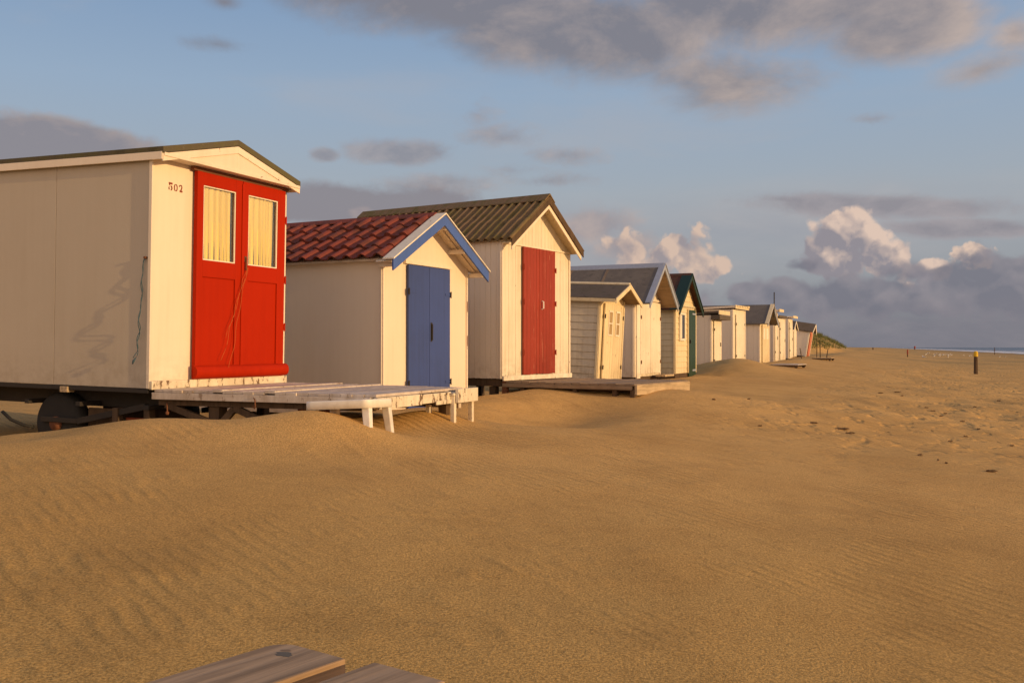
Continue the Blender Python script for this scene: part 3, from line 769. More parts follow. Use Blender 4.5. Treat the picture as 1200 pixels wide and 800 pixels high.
# deck 2
u3 = Vector((math.sin(R(32.4)), math.cos(R(32.4)), 0))
d2 = thing('wooden_deck', 'long bare wood deck with a pale end board before the dark red doors', 'deck', (-.16, 15, .985), R(90 - 32.4))
n = 15
for k in range(n):
    st = 2.16 / n; a0 = -2.24 + k * st
    MB().box(-.02, 1.95 + random.uniform(-.02, .02), a0 + .004, a0 + st - .004, -.03, random.uniform(-.004, .003)).build('deck_board', M['rawdeck'], d2, .003)
MB().box(-.03, .015, -2.2, -.03, -.085, -.0315).build('edge_board', M['rawdeck'], d2, .003)
e_ = MB().box(-.03, 1.9, -2.285, -2.245, -.155, -.012); e_.build('end_board', M['palewood'], d2, .005)
for x, y in ((0, -.4), (0, -.95), (0, -1.30), (0, -1.95), (-.02, -2.24), (.12, -2.24), (1.75, -2.24), (1.8, -.5)):
    MB().box(x, x + .07, y, y + .07, -.6, -.0865).build('post', M['darkwood'], d2, .004)
MB().box(.0155, .06, -2.24, -.05, -.10, -.032).build('joist', M['darkwood'], d2, .003); MB().box(1.86, 1.9, -2.24, -.05, -.12, -.032).build('joist', M['darkwood'], d2, .003)

# --- hut 4: small leaning yellowish hut
h4 = Hut('small yellowed hut leaning forward, with two narrow windows in its plank doors', 'beach hut', 1.72, 20, 25, .80, 1.50, 2.4, 1.72, .30, tilt=(R(2.8), R(1)))
h4.shell(M['grey_board'], M['yellow_board'], 'lap', 'vert', .15, fp=.25)
h4.corner(M['yellow_board'], .05)
h4.roof(M['brownfelt'], f=.36, fb=.08, ov=.10, t=.035, ridge=(.06, M['yellow_board'], .0))
h4.barge(M['yellow_board'], f=.36, ov=.12, depth=.10, up=.03, t=.025)
h4.box('eave_board', M['yellow_board'], -.12, -.10, -.35, 2.48, 1.63, 1.70)
for side in (0, 1):
    X = (lambda a: a) if not side else (lambda a: 1.5 - a)
    MB().prism([(X(-.08), 1.72 - .032 - .02), (.75, 2.0), (.75, 2.014), (X(-.08), 1.72 - .032 - .006)], -.355, -.001, roofmap).build('soffit', M['rawdeck'], h4.o, 0)
for x0, x1 in ((.18, .745), (.755, 1.32)):
    d_ = h4.door(M['yellow_board'], x0, x1, .02, 1.62, 4)
    wx = (x0 + x1) / 2 + (.06 if x0 < .5 else -.06)
    fr = MB(); a0, a1, z0, z1 = wx - .13, wx + .13, .95, 1.48
    for q in ((a0, a0 + .035, z0, z1), (a1 - .035, a1, z0, z1), (a0 + .035, a1 - .035, z0, z0 + .035), (a0 + .035, a1 - .035, z1 - .035, z1), (a0 + .035, a1 - .035, 1.20, 1.225)):
        fr.box(q[0], q[1], -.066, -.0495, q[2], q[3])
    f_ = fr.build('window_frame', M['white_trim'], d_, .002)
    MB().box(a0 + .03, a1 - .03, -.056, -.0525, z0 + .03, z1 - .03).build('window_pane', M['ambpane'], d_, 0)
    h4.hinge(d_, x0 if x0 < .5 else x1, 1.35, -.052); h4.hinge(d_, x0 if x0 < .5 else x1, .3, -.052)
h4.skirt(M['darkwood'], -.2, 0)

# --- hut 5: white board doors, pale blue trim, grey felt
h5 = Hut('cream hut with a steep grey felt roof, pale blue barge boards and plain cream doors', 'beach hut', 2.86, 23, 25, .80, 2.10, 3.4, 1.82, .85)
h5.shell(M['side'], M['cream_board'], 'vert', 'vert', .22, fp=.3)
h5.corner(M['cream'], .05)
h5.roof(M['greyfelt'], f=.42, fb=.1, ov=.14, t=.04, seam=.95, ridge=(.12, M['paleblue'], .0))
h5.barge(M['paleblue'], f=.42, ov=.16, depth=.13, up=.05, t=.03, capm=M['paleblue'], capw=.10)
for side in (0, 1):
    X = (lambda a: a) if not side else (lambda a: 2.1 - a)
    MB().prism([(X(-.12), 1.82 - .097 - .02), (1.05, 2.65), (1.05, 2.665), (X(-.12), 1.82 - .097 - .005)], -.415, -.001, roofmap).build('soffit', M['rawdeck'], h5.o, 0)
h5.box('gable_rail', M['cream'], .0, 2.1, -.045, -.02, 1.83, 1.89)
for k, (x0, x1) in enumerate(((.36, 1.17), (1.18, 2.02))):
    d_ = h5.door(M['cream_board'], x0, x1, .06, 1.80, 2)
    for z in (1.42, .35): h5.hinge(d_, x0 + .03 if k == 0 else x1 - .04, z, -.052, .05, M['rust'])
h5.box('post_board', M['white_trim'], .05, .30, -.06, -.0195, -.03, 1.78)
h5.skirt(M['darkwood'], -.2, 0)
h5.box('step_board', M['palewood'], 1.4, 2.2, -.35, -.1, -.02, .03)

# --- hut 6: green trim
h6 = Hut('cream boarded hut with dark green barge boards, a green door and one small window', 'beach hut', 4.32, 26, 25, .66, 2.15, 2.7, 1.94, .86)
h6.shell(M['olive_board'], M['yellow_board'], 'lap', 'lap', .15, fp=.15, z0=.14)
h6.corner(M['yellow_board'], .05, z0=.14)
mb = MB().box(.015, 2.135, .0, 2.68, -.3, .139); mb.build('plinth', M['darkwood'], h6.o, .004)
h6.roof(M['darktile'], f=.16, fb=.1, ov=.14, t=.04, kind='flat', ridge=(.09, M['darktile'], .0))
h6.barge(M['green'], f=.16, ov=.18, depth=.15, up=.05, t=.03, capm=M['green'], capw=.25)
dt = MB()
for k in range(20): dt.box(.06 + k * .104, .11 + k * .104, -.03, -.008, 1.93, 1.96)
dt.box(.02, 2.13, -.034, -.008, 1.962, 1.985); dt.build('dentil_rail', M['olive_board'], h6.o, 0)
wf = MB(); 
for q in ((.36, .42, 1.02, 1.78), (.83, .89, 1.02, 1.78), (.42, .83, 1.02, 1.08), (.42, .83, 1.72, 1.78)): wf.box(q[0], q[1], -.05, -.008, q[2], q[3])
w_ = wf.build('window', M['white_trim'], h6.o, .003)
MB().box(.42, .83, -.03, -.02, 1.08, 1.72).build('window_pane', M['darkglass'], w_, 0)
MB().box(.43, .58, -.036, -.031, 1.09, 1.71).build('curtain', M['cream'], w_, 0)
d_ = h6.door(M['green_door'], 1.24, 1.98, .0, 1.88, 5)
for z in (1.75, .18): MB().box(1.60, 1.99, -.058, -.0505, z, z + .05).build('hinge', M['paleblue'], d_, 0)
MB().box(1.20, 1.24, -.045, -.008, .14, 1.9).box(1.98, 2.02, -.045, -.008, .14, 1.9).build('door_frame', M['yellow_board'], h6.o, .002)
MB().box(1.31, 1.33, -.085, -.051, .95, 1.05).build('handle', M['steel'], d_, 0)

# --- far huts
def flat_hut(label, X, Y, th, zb, w, L, h, slab=.25, lean=(0, 0), front='cream_board', tip=True, pitch=.2, drop=.05, roofm='brownfelt', side='side', doors=1, t=.07, roofcol=None):
    H_ = Hut(label, 'beach hut', X, Y, th, zb, w, L, h, .0001, tilt=lean)
    H_.shell(M[side], M[front], 'vert', 'vert', pitch, fp=pitch)
    H_.corner(M['cream'], .05)
    mb = MB(); vs = []
    for x in (-.06, w + .06):
        for y, dz in ((-slab, .10), (L + .1, -.05)):
            vs += [(x, y, h + dz * .6 - .005), (x, y, h + dz * .6 + t)]
    mb.add(vs, [(0, 1, 3, 2), (4, 6, 7, 5), (0, 4, 5, 1), (2, 3, 7, 6), (0, 2, 6, 4), (1, 5, 7, 3)])
    mb.build('roof', M[roofm], H_.o, .004)
    H_.box('roof_fascia', M[roofcol or 'yellow_board'], -.08, w + .08, -slab - .035, -slab - .002, h + .02, h + .15)
    x0, x1 = w * .18, w * .85
    if doors == 2:
        for a, b_ in ((x0, (x0 + x1) / 2 - .004), ((x0 + x1) / 2 + .004, x1)):
            d = H_.door(M[front], a, b_, .05, h - .18, 3); H_.hinge(d, a if a == x0 else b_, h * .75, -.052); H_.hinge(d, a if a == x0 else b_, h * .2, -.052)
    else:
        d = H_.door(M[front], x0, x1, .05, h - .18, 4); H_.hinge(d, x0, h * .75, -.052); H_.hinge(d, x0, h * .2, -.052)
        MB().box(x1 - .1, x1 - .07, -.075, -.051, h * .45, h * .52).build('handle', M['steel'], d, 0)
    H_.skirt(M['darkwood'], -.4, 0)
    return H_
h7 = flat_hut('low flat roofed hut just beyond the green trimmed hut, sunk behind a sand drift', 6.29, 31, 26, .72, 1.25, 2.3, 1.80, slab=.25, roofm='brownfelt', side='side')
MB().box(-.09, 1.33, -.30, -.02, 1.66, 1.80).build('awning_board', M['brownfelt'], h7.o, .003)
h8 = flat_hut('plain tall cream hut with a narrow ragged flat top, left of the dark pitched roof', 7.87, 35, 27, .78, 1.83, 2.2, 2.08, slab=.10, doors=2, roofm='cream')
mb = MB()
for k in range(5): mb.box(.1 + k * .38, .38 + k * .38, -.16, .1, 2.17, 2.19 + random.uniform(.01, .06))
mb.build('roof_lath', M['yellow_board'], h8.o, .003)
h9 = Hut('cream hut with a steep dark grey roof and a thin pole at its gable', 'beach hut', 10.09, 40, 27, .84, 1.81, 4.0, 1.69, .70)
h9.shell(M['side'], M['yellow_board'], 'vert', 'vert', .25, fp=.3); h9.corner(M['cream'], .05)
h9.roof(M['greyfelt'], f=.35, fb=.1, ov=.12, t=.04); h9.barge(M['paleblue'], f=.35, ov=.14, depth=.13, up=.05, t=.03, capm=M['yellow_board'], capw=.1)
for x0, x1 in ((.35, .9), (.91, 1.5)):
    d_ = h9.door(M['yellow_board'], x0, x1, .03, 1.6, 3); MB().box(x0 + .12, x1 - .12, -.058, -.0505, 1.0, 1.45).build('window', M['white_trim'], d_, 0)
MB().tube([(1.0, -.38, 1.9), (1.0, -.38, 2.95)], .022, 6).build('flag_pole', M['steel'], h9.o, 0)
h9.skirt(M['darkwood'], -.4, 0)
h10 = flat_hut('very narrow cream hut with a projecting pale roof slab, right of the dark pitched roof', 11.73, 44, 26, .85, .84, 2.2, 2.22, slab=.25, roofm='cream', pitch=.28)
h11 = flat_hut('plain cream hut with thin dark roof edge and no overhang, between slab roofed huts', 13.01, 48, 26, .83, 1.84, 2.0, 2.10, slab=.05, roofcol='brownfelt', t=.04)
h12 = flat_hut('cream hut with a pale overhanging flat roof, third from the far end of the row', 14.92, 53, 25, .90, 1.29, 2.4, 2.16, slab=.26, roofm='cream', pitch=.3)
h13 = Hut('narrow gabled cream hut next to the leaning one at the far end', 'beach hut', 16.29, 57, 25, .95, 1.4, 2.0, 1.62, .45)
h13.shell(M['side'], M['cream_board'], 'vert', 'vert', .3, fp=.2); h13.corner(M['cream'], .05); h13.roof(M['brownfelt'], f=.1, ov=.08, t=.03); h13.barge(M['white_trim'], f=.1, ov=.1, depth=.1, up=.03)
h13.door(M['cream_board'], .3, 1.1, .05, 1.5, 3); h13.skirt(M['darkwood'], -.4, 0)
h14 = Hut('last hut of the row, leaning sharply with an orange red front and dark roof', 'beach hut', 18.55, 62, 25, .93, 1.45, 2.7, 1.62, .46, tilt=(0, R(7.5)))
h14.o.rotation_euler = (R(9), R(1.5), R(65))
h14.shell(M['side'], M['pink'], 'vert', 'vert', .3, fp=.2)
h14.corner(M['white_trim'], .10)
h14.roof(M['brownfelt'], f=.20, fb=.1, ov=.10, t=.05); h14.barge(M['white_trim'], f=.2, ov=.12, depth=.14, up=.04)
h14.door(M['pink'], .3, 1.15, .05, 1.5, 4); h14.skirt(M['darkwood'], -.4, 0)

# small decks in front of far huts
def small_deck(label, px, py, wx, ly, th, mat='rawdeck', hgt=.03):
    p = at(px, py, 20); d = thing('wooden_deck', label, 'deck', (p.x, p.y, p.z + hgt), R(90 - th)); n = 6
    for k in range(n): MB().box(0, wx, -ly + k * ly / n + .006, -ly + (k + 1) * ly / n - .006, -.03, random.uniform(-.005, .003)).build('deck_board', M[mat], d, .003)
    for x in (.02, wx - .09): MB().box(x, x + .07, -ly + .02, -.02, -.09, -.031).build('joist', M['darkwood'], d, .003)
    for x in (.05, wx - .13):
        for y in (-ly + .05, -.15): MB().box(x, x + .08, y, y + .08, -.5, -.091).build('post', M['darkwood'], d, .003)
    return d
small_deck('low grey wooden deck in front of the dark roofed hut with the thin pole', 903, 428, 1.5, .9, 27, 'deckwood')
small_deck('small pale wooden platform beside the leaning hut at the far end', 951, 420.5, 1.3, .9, 25, 'palewood', .05)
# leaning thin stakes by the last hut
for k, (px, py, hh, lean_) in enumerate(((957, 420, 1.0, .02), (961.5, 421, .95, -.03), (967.5, 422, .55, .12), (940, 420.0, .5, -.1))):
    p = at(px, py, 25); mb = MB().tube([(0, 0, -.3), (lean_ * .6, 0, hh * .5), (lean_, .02, hh)], [.024, .021, .018], 7)
    lab = ('thin upright wooden stake next to the platform by the leaning hut', 'second thin upright stake right of the platform by the leaning hut',
           'short tilted stake, rightmost of those by the leaning hut', 'short stake in the sand right in front of the leaning hut')[k]
    o = tag(mb.build('wooden_stake', M['darkwood'], None, 0), lab, 'stake'); o.location = p

# ------------------------------------------------------------------ beach posts
p = at(1143.5, 438, 15)
ph = (438 - 411.5) / F * p.y
po = thing('beach_post', 'wooden beach post with a bright yellow painted top, standing alone on the sand', 'beach post', p)
r_ = 4.6 / F * p.y / 2
MB().lathe([(r_ * 1.05, -.4), (r_, .0), (r_ * .95, ph * .5), (r_ * .92, ph * .76)], (0, 0, 0), 'z', 14).build('post', M['darkwood'], po, .004)
MB().lathe([(r_ * 1.08, ph * .761), (r_ * 1.05, ph * .93), (r_ * .7, ph)], (0, 0, 0), 'z', 14).build('yellow_cap', M['yellow'], po, .004)
for px, py, y0, col, lab, wpx in ((1063.5, 418, 409.5, 'redpost', 'slim dark red topped post far down the beach, left of the yellow topped one', 2.0),
                             (1165.5, 415.5, 407, 'darkwood', 'thin dark pole at the edge of the surf, right of the yellow topped post', 1.1),
                             (1072, 409.5, 405.5, 'redpost', 'tiny red board on a post far off at the water line', 2.2),
                             (1023, 409.5, 407, 'darkwood', 'low dark stump far off on the beach, near the end of the dunes', 2.2)):
    p = at(px, py, 40); hh = (py - y0) / F * p.y; rr_ = wpx * .8 / F * p.y / 2
    o = thing('beach_post', lab, 'beach post', p)
    MB().lathe([(rr_ * .8, -.5), (rr_ * .8, hh * .35)], (0, 0, 0), 'z', 10).build('post', M['darkwood'], o, 0)
    MB().lathe([(rr_ * (1 if col == 'redpost' else .75), hh * .351), (rr_ * (1 if col == 'redpost' else .7), hh * .97), (rr_ * .5, hh)], (0, 0, 0), 'z', 10).build('post_top', M[col], o, 0)
    if px > 1160: MB().box(-rr_ * 2.2, rr_ * 2.2, -.06, .06, hh * .55, hh * .62).build('cross_bar', M['darkwood'], o, 0)

# ------------------------------------------------------------------ gulls resting far down the beach
gm = None
def make_gull():
    g = thing('gull', 'white gull standing on the sand in the distant flock', 'gull', (0, 0, 0), 0, group='gulls resting on the beach')
    b_ = MB().tube([(-.20, 0, .20), (-.14, 0, .20), (-.02, 0, .19), (.08, 0, .20), (.14, 0, .26), (.17, 0, .31), (.21, 0, .335), (.25, 0, .33)], [.008, .035, .075, .07, .042, .034, .038, .012], 10)
    b_.build('body', M['gull'], g, 0, smooth=True)
    w_ = MB()
    for s in (-1, 1): w_.tube([(.07, s * .06, .225), (-.05, s * .072, .225), (-.17, s * .03, .225), (-.27, s * .012, .22)], [.02, .03, .022, .006], 6)
    w_.build('wings', M['gullwing'], g, 0, smooth=True)
    MB().tube([(.245, 0, .328), (.30, 0, .315)], [.011, .003], 6).build('bill', M['bill'], g, 0)
    for s in (-1, 1): MB().tube([(.0, s * .025, .0), (.0, s * .025, .13)], .007, 5).box(-.01, .05, s * .025 - .02, s * .025 + .02, 0, .008).build('leg', M['bill'], g, 0)
    return g
g0 = make_gull(); rnd = random.Random(5)
spots = []
for k in range(30):
    if k < 24: px = rnd.choice((rnd.gauss(1098, 9), rnd.gauss(1127, 8), rnd.uniform(1082, 1142))); py = 416.0 + (px - 1085) * .045 + rnd.gauss(0, 1.1)
    else: px = rnd.uniform(1068, 1180); py = 416.5 + rnd.uniform(0, 4.5)
    spots.append((px, max(414.5, py)))
for k, (px, py) in enumerate(spots):
    p = at(px, py, 40); sc = rnd.uniform(.85, 1.15)
    if k == 0: g = g0
    else:
        g = g0.copy(); COL.objects.link(g)
        for c_ in g0.children: q_ = c_.copy(); COL.objects.link(q_); q_.parent = g
    g.location = p; g.rotation_euler = (0, 0, rnd.uniform(0, 6.28)); g.scale = (sc,) * 3

# ------------------------------------------------------------------ seaweed clumps, many standing in for shaded footprints and pits
sand_marks_all = [(953, 496, 9), (985, 503, 16), (995, 508, 10), (890, 500, 6), (863, 471, 9), (877, 468, 6), (836, 469, 6), (1028, 456, 7), (1031, 461, 9), (1051, 460, 11), (1060, 477, 8),
         (1056, 464, 6), (1085, 478, 6), (1075, 477, 8), (1107, 485, 6), (1102, 488, 6), (1130, 474, 13), (1142, 477, 6), (1127, 494, 8), (1135, 492, 7), (1131, 512, 8), (1113, 518, 7),
         (1135, 525, 8), (1078, 534, 10), (1108, 543, 5), (1033, 521, 9), (1160, 553, 18), (1185, 523, 8), (1196, 532, 12), (1093, 482, 8), (1146, 503, 5), (1110, 527, 6), (1099, 540, 4), (1170, 470, 8), (1010, 470, 5)]
sand_marks = [w_ for i_, w_ in enumerate(sand_marks_all) if i_ < 3 or i_ % 3 != 1]
for k, (px, py, wd) in enumerate(sand_marks):
    p = at(px, py, 5); w0 = wd / F * p.y; rn = random.Random(k); mb = MB(); L_ = w0 * (.85 if k in (0, 1, 2) else .62)
    for s in range(14):
        a = rn.gauss(0, .35) + R(-12); x0 = rn.uniform(-.5, .3) * L_; y0 = rn.gauss(0, .12) * L_; l = rn.uniform(.25, .6) * L_; zz = rn.uniform(.0, .015)
        pts = [(x0 + l * u * math.cos(a) + rn.gauss(0, .02) * L_, y0 + l * u * math.sin(a) + rn.gauss(0, .03) * L_, zz + .06 * L_ * math.sin(u * 3.1) * rn.random()) for u in (0, .3, .6, 1)]
        mb.tube(pts, [.004 + .01 * L_, .006 + .022 * L_, .006 + .02 * L_, .003], 5)
    o = mb.build('weed_and_pit_mark', M['weedpit'], None, 0, smooth=True); o.location = p
    special = {0: 'compact dark seaweed clump, nearest the huts of the large three in mid beach', 1: 'longest dark seaweed strand in the middle of the beach', 2: 'dark seaweed scrap just right of the longest strand'}
    tag(o, special.get(k, 'small dark scrap, seaweed and footprint marks alike, on the pale open sand'), 'seaweed', 'seaweed scraps and stand-ins for footprints on the sand' if k > 2 else 'larger seaweed clumps')

# ------------------------------------------------------------------ bench in the foreground
zb_ = .88; D_ = 1.5 - zb_
def on(px, py): d = D_ * F / (py - HORIZ); return Vector(((px - 600) / F * d, d, zb_))
A = on(330, 750); B = on(406, 770); C_ = on(436, 773); E_ = on(513, 797)
ang = math.atan2((A - on(165, 800)).y, (A - on(165, 800)).x)
bn = thing('wooden_bench', 'weathered grey scaffold board bench top at the bottom edge of the photo', 'bench', (B.x, B.y, 0), ang - math.pi / 2)
bn.location.z = 0
inv = (Matrix.Translation((B.x, B.y, 0)) @ Matrix.Rotation(ang - math.pi / 2, 4, 'Z')).inverted()
la, lc, le = inv @ A, inv @ C_, inv @ E_
def plank(x0, x1, y1, round_l=.05, L_=2.0):
    pl = [(x1, y1), (x1, y1 - L_), (x0, y1 - L_)] + [(x0 + round_l * (1 - math.cos(R(t_))), y1 - round_l * (1 - math.sin(R(t_)))) for t_ in (0, 20, 40, 60, 80, 90)]
    return MB().prism(pl, zb_ - .042, zb_, lambda a, o, z: (a, z, o)).build('plank', M['bench'], bn, .004)
wA = -la.x
p1 = plank(-max(.17, wA), 0, .0, .05); p2 = plank(.060, .060 + .185, lc.y * .5 + .01, .01); 
MB().prism([(-.118 + (.020 + .004 * math.sin(3 * k)) * math.cos(k * .45), -.058 + (.013 + .003 * math.sin(2 * k + 1)) * math.sin(k * .45)) for k in range(14)], zb_ - .003, zb_ + .0006, lambda a, o, z: (a, z, o)).build('knot', M['knot'], p1, 0)
for y in (-.35, -1.7):
    MB().box(-.20, .24, y - .045, y + .045, zb_ - .113, zb_ - .043).build('cross_bearer', M['benchleg'], bn, .004)
    for x in (-.17, .14): MB().box(x, x + .07, y - .035, y + .035, .0, zb_ - .114).build('leg', M['benchleg'], bn, .004)

# ------------------------------------------------------------------ dune grass
gb = MB(); rn = random.Random(3)
Yc = np.random.uniform(62, 190, 40000); Xc = Yc * np.random.uniform(.28, .36, 40000) + np.random.uniform(-12, 2, 40000)
Zc = height(Xc, Yc); ok = (Zc > 1.3) & (vnoise(Xc / 3, Yc / 3, 21) > -.08)
for X, Y, z in list(zip(Xc[ok], Yc[ok], Zc[ok]))[:6000]:
    for b__ in range(4):
        a = rn.uniform(0, 6.28); l = rn.uniform(.25, .55); r0 = rn.uniform(0, .25); bx, by = X + r0 * math.cos(a), Y + r0 * math.sin(a); w0 = .03
        c_, s_ = math.cos(a), math.sin(a); tx, ty = bx + c_ * l * .45 + .08, by + s_ * l * .45
        gb.v += [(bx - s_ * w0, by + c_ * w0, z - .03), (bx + s_ * w0, by - c_ * w0, z - .03), (tx, ty, z + l)]
        i0 = len(gb.v) - 3; gb.f.append((i0, i0 + 1, i0 + 2))
me2 = bpy.data.meshes.new('dune_grass'); me2.from_pydata(gb.v, [], gb.f)
m, t, b = newmat('marram_grass')
t.put(b.inputs['Base Color'], t.mix(t.noise(t.n('ShaderNodeNewGeometry').outputs['Position'], .7, 3), (.16, .15, .04), (.09, .11, .03))); b.inputs['Roughness'].default_value = .8
me2.materials.append(m); og = bpy.data.objects.new('dune_grass', me2); COL.objects.link(og)
og['kind'] = 'stuff'; og['label'] = 'green and tan marram grass covering the dune behind the last hut'; og['category'] = 'grass'

# ------------------------------------------------------------------ sea
def sheet(name, x0, x1, y0, y1, z, mat):
    me = bpy.data.meshes.new(name); me.from_pydata([(x0, y0, z), (x1, y0, z), (x1, y1, z), (x0, y1, z)], [], [(0, 1, 2, 3)])
    me.materials.append(mat); o = bpy.data.objects.new(name, me); COL.objects.link(o); o['kind'] = 'structure'; return o
m, t, b = newmat('sea_water')
geo = t.n('ShaderNodeNewGeometry').outputs['Position']
sp = t.n('ShaderNodeSeparateXYZ'); t.put(sp.inputs[0], geo)
xf = t.m('ADD', t.m('MULTIPLY', t.m('SUBTRACT', sp.outputs[1], 62), .374), 18.8)
sd = t.m('MULTIPLY', t.m('SUBTRACT', sp.outputs[0], xf), .92)
wob = t.m('MULTIPLY', t.m('SUBTRACT', t.noise(geo, .02, 4, .6), .5), 30)
s2 = t.m('ADD', sd, wob)
f1 = t.m('MULTIPLY', t.ss(s2, 74, 80), t.ss(s2, 104, 94)); f2 = t.m('MULTIPLY', t.ss(s2, 112, 116), t.ss(s2, 128, 120)); f3 = t.m('MULTIPLY', t.ss(s2, 150, 153), t.ss(s2, 164, 157))
fo = t.m('MAXIMUM', t.m('MAXIMUM', f1, t.m('MULTIPLY', f2, .8)), t.m('MULTIPLY', f3, .5))
fo = t.m('MULTIPLY', fo, t.ss(t.noise(t.mapv(geo, (.05, .02, 1)), 1, 5, .7), .30, .48))
t.put(b.inputs['Base Color'], t.mix(fo, (.075, .09, .11), (.85, .82, .80)))
t.put(b.inputs['Roughness'], t.m('MULTIPLY_ADD', fo, .5, .35))
t.put(b.inputs['Normal'], t.bump(t.noise(t.mapv(geo, (.25, .5, 1)), 1, 4, .6), .7, .6))
sheet('sea', -12000, 20000, 60, 30000, -1.9, m)

# ------------------------------------------------------------------ sun and sky
SUN_AZ = -28.6   # angle from +x, degrees; light arrives from the right and a little behind
SUN_EL = 9.5
sd_ = Vector((math.cos(R(SUN_AZ)) * math.cos(R(SUN_EL)), math.sin(R(SUN_AZ)) * math.cos(R(SUN_EL)), math.sin(R(SUN_EL))))
ld = bpy.data.lights.new('sun', 'SUN'); ld.energy = 3.65; ld.angle = R(.5); ld.color = (1, .645, .29)
lo = bpy.data.objects.new('sun', ld); COL.objects.link(lo); lo.rotation_euler = (-sd_).to_track_quat('-Z', 'Y').to_euler()

w = bpy.data.worlds.new('World'); scn.world = w; w.use_nodes = True
t = NT(w.node_tree)
out = t.n('ShaderNodeOutputWorld'); bg = t.n('ShaderNodeBackground'); t.nt.links.new(bg.outputs[0], out.inputs[0])
sky = t.n('ShaderNodeTexSky', sky_type='NISHITA'); sky.sun_disc = False
sky.sun_elevation = R(SUN_EL); sky.sun_rotation = R(90 - SUN_AZ); sky.air_density = 1.0; sky.dust_density = 1.5
D = t.n('ShaderNodeTexCoord').outputs['Generated']
sp = t.n('ShaderNodeSeparateXYZ'); t.put(sp.inputs[0], D)
dx, dy, dz = sp.outputs
az = t.m('MULTIPLY', t.m('ARCTAN2', dx, dy), 57.2958); el = t.m('MULTIPLY', t.m('ARCSINE', dz), 57.2958)
elc = t.m('MAXIMUM', el, 0)
grad = t.ramp(t.m('DIVIDE', elc, 40), [(0, (.23, .235, .27)), (.10, (.33, .35, .39)), (.22, (.395, .445, .505)), (.36, (.33, .44, .59)), (.50, (.235, .36, .56)), (1.0, (.12, .22, .42))])
base = t.mix(.85, t.mix(1.0, sky.outputs[0], (.07, .07, .07), 'MULTIPLY'), grad)
def azel(px, py):
    a = math.atan((px - 600) / F); return math.degrees(a), math.degrees(math.atan((HORIZ - py) / F * math.cos(a)))
def field(ells):
    """union of soft ellipses given by their middle and half sizes"""
    acc = None
    for px, py, rx, ry, wt, sk in ells:
        a, e = azel(px, py); ra = math.degrees(rx / F); re = math.degrees(ry / F)
        u = t.m('DIVIDE', t.m('SUBTRACT', az, a), ra)
        v = t.m('DIVIDE', t.m('SUBTRACT', t.m('SUBTRACT', el, e), t.m('MULTIPLY', t.m('SUBTRACT', az, a), sk)), re)
        r2 = t.m('ADD', t.m('MULTIPLY', u, u), t.m('MULTIPLY', v, v))
        val = t.m('MULTIPLY', t.m('SUBTRACT', 1, t.m('SQRT', r2)), wt)
        acc = val if acc is None else t.m('MAXIMUM', acc, val)
    return t.m('MAXIMUM', acc, -1.5)
off = Vector((.022, .0, .010))
def cloud_noise(vec, sc, det, ro, flat):
    v = t.vm('MULTIPLY', vec, (1, 1, flat)); return t.noise(v, sc, det, ro, .25)
D2 = t.vm('ADD', D, tuple(off)); 
def layer(col, ells, sc, det, ro, flat, amp, lo_, hi_, opac, shade, litc, lk=3.0, lb=.25, offs=(.022, 0, .012), billow=False, grad=None):
    fld = field(ells)
    if billow:
        def nf(o_):
            vec = t.vm('MULTIPLY', t.vm('ADD', D, o_), (1, 1, flat)) if o_ else t.vm('MULTIPLY', D, (1, 1, flat))
            ps = t.n('ShaderNodeSeparateXYZ'); t.put(ps.inputs[0], vec)
            cb = t.n('ShaderNodeCombineXYZ')
            t.put(cb.inputs[0], t.m('DIVIDE', ps.outputs[0], t.m('MAXIMUM', ps.outputs[1], .2))); t.put(cb.inputs[1], t.m('DIVIDE', ps.outputs[2], t.m('MAXIMUM', ps.outputs[1], .2)))
            n3 = t.noise(vec, sc * 1.1, 5, .6)
            v2 = t.vm('ADD', cb.outputs[0], t.vm('MULTIPLY', t.n('ShaderNodeCombineXYZ').outputs[0], (0, 0, 0)))
            wv = t.n('ShaderNodeVectorMath', operation='SCALE'); wv.inputs[0].default_value = (1, -.7, 0); t.put(wv.inputs['Scale'], t.m('MULTIPLY', t.m('SUBTRACT', n3, .5), .035))
            v_ = t.n('ShaderNodeTexVoronoi', feature='F1', voronoi_dimensions='2D'); t.put(v_.inputs['Vector'], t.vm('ADD', v2, wv.outputs[0]))
            v_.inputs['Scale'].default_value = sc; v_.inputs['Detail'].default_value = 2; v_.inputs['Roughness'].default_value = ro
            return t.m('ADD', t.m('MULTIPLY', t.m('SUBTRACT', 1.0, v_.outputs['Distance']), .6), t.m('MULTIPLY', n3, .4))
        n_ = nf(None); n2_ = nf(offs); mean = .56
    else:
        n_ = cloud_noise(D, sc, det, ro, flat); n2_ = cloud_noise(t.vm('ADD', D, offs), sc, det, ro, flat); mean = .5
    d = t.m('ADD', fld, t.m('MULTIPLY', t.m('SUBTRACT', n_, mean), amp))
    al = t.m('MULTIPLY', t.ss(d, lo_, hi_), opac)
    lit = t.m('MULTIPLY_ADD', t.m('SUBTRACT', n_, n2_), lk, lb)
    if grad:
        a, e = azel(grad[0], grad[1])
        lit = t.m('ADD', lit, t.m('ADD', t.m('MULTIPLY', t.m('SUBTRACT', az, a), grad[2]), t.m('MULTIPLY', t.m('SUBTRACT', el, e), grad[3])))
    lit = t.m('ADD', lit, t.ss(d, hi_ * 1.8, lo_, 0, .35), clamp=True)
    return t.mix(al, col, t.mix(lit, shade, litc))
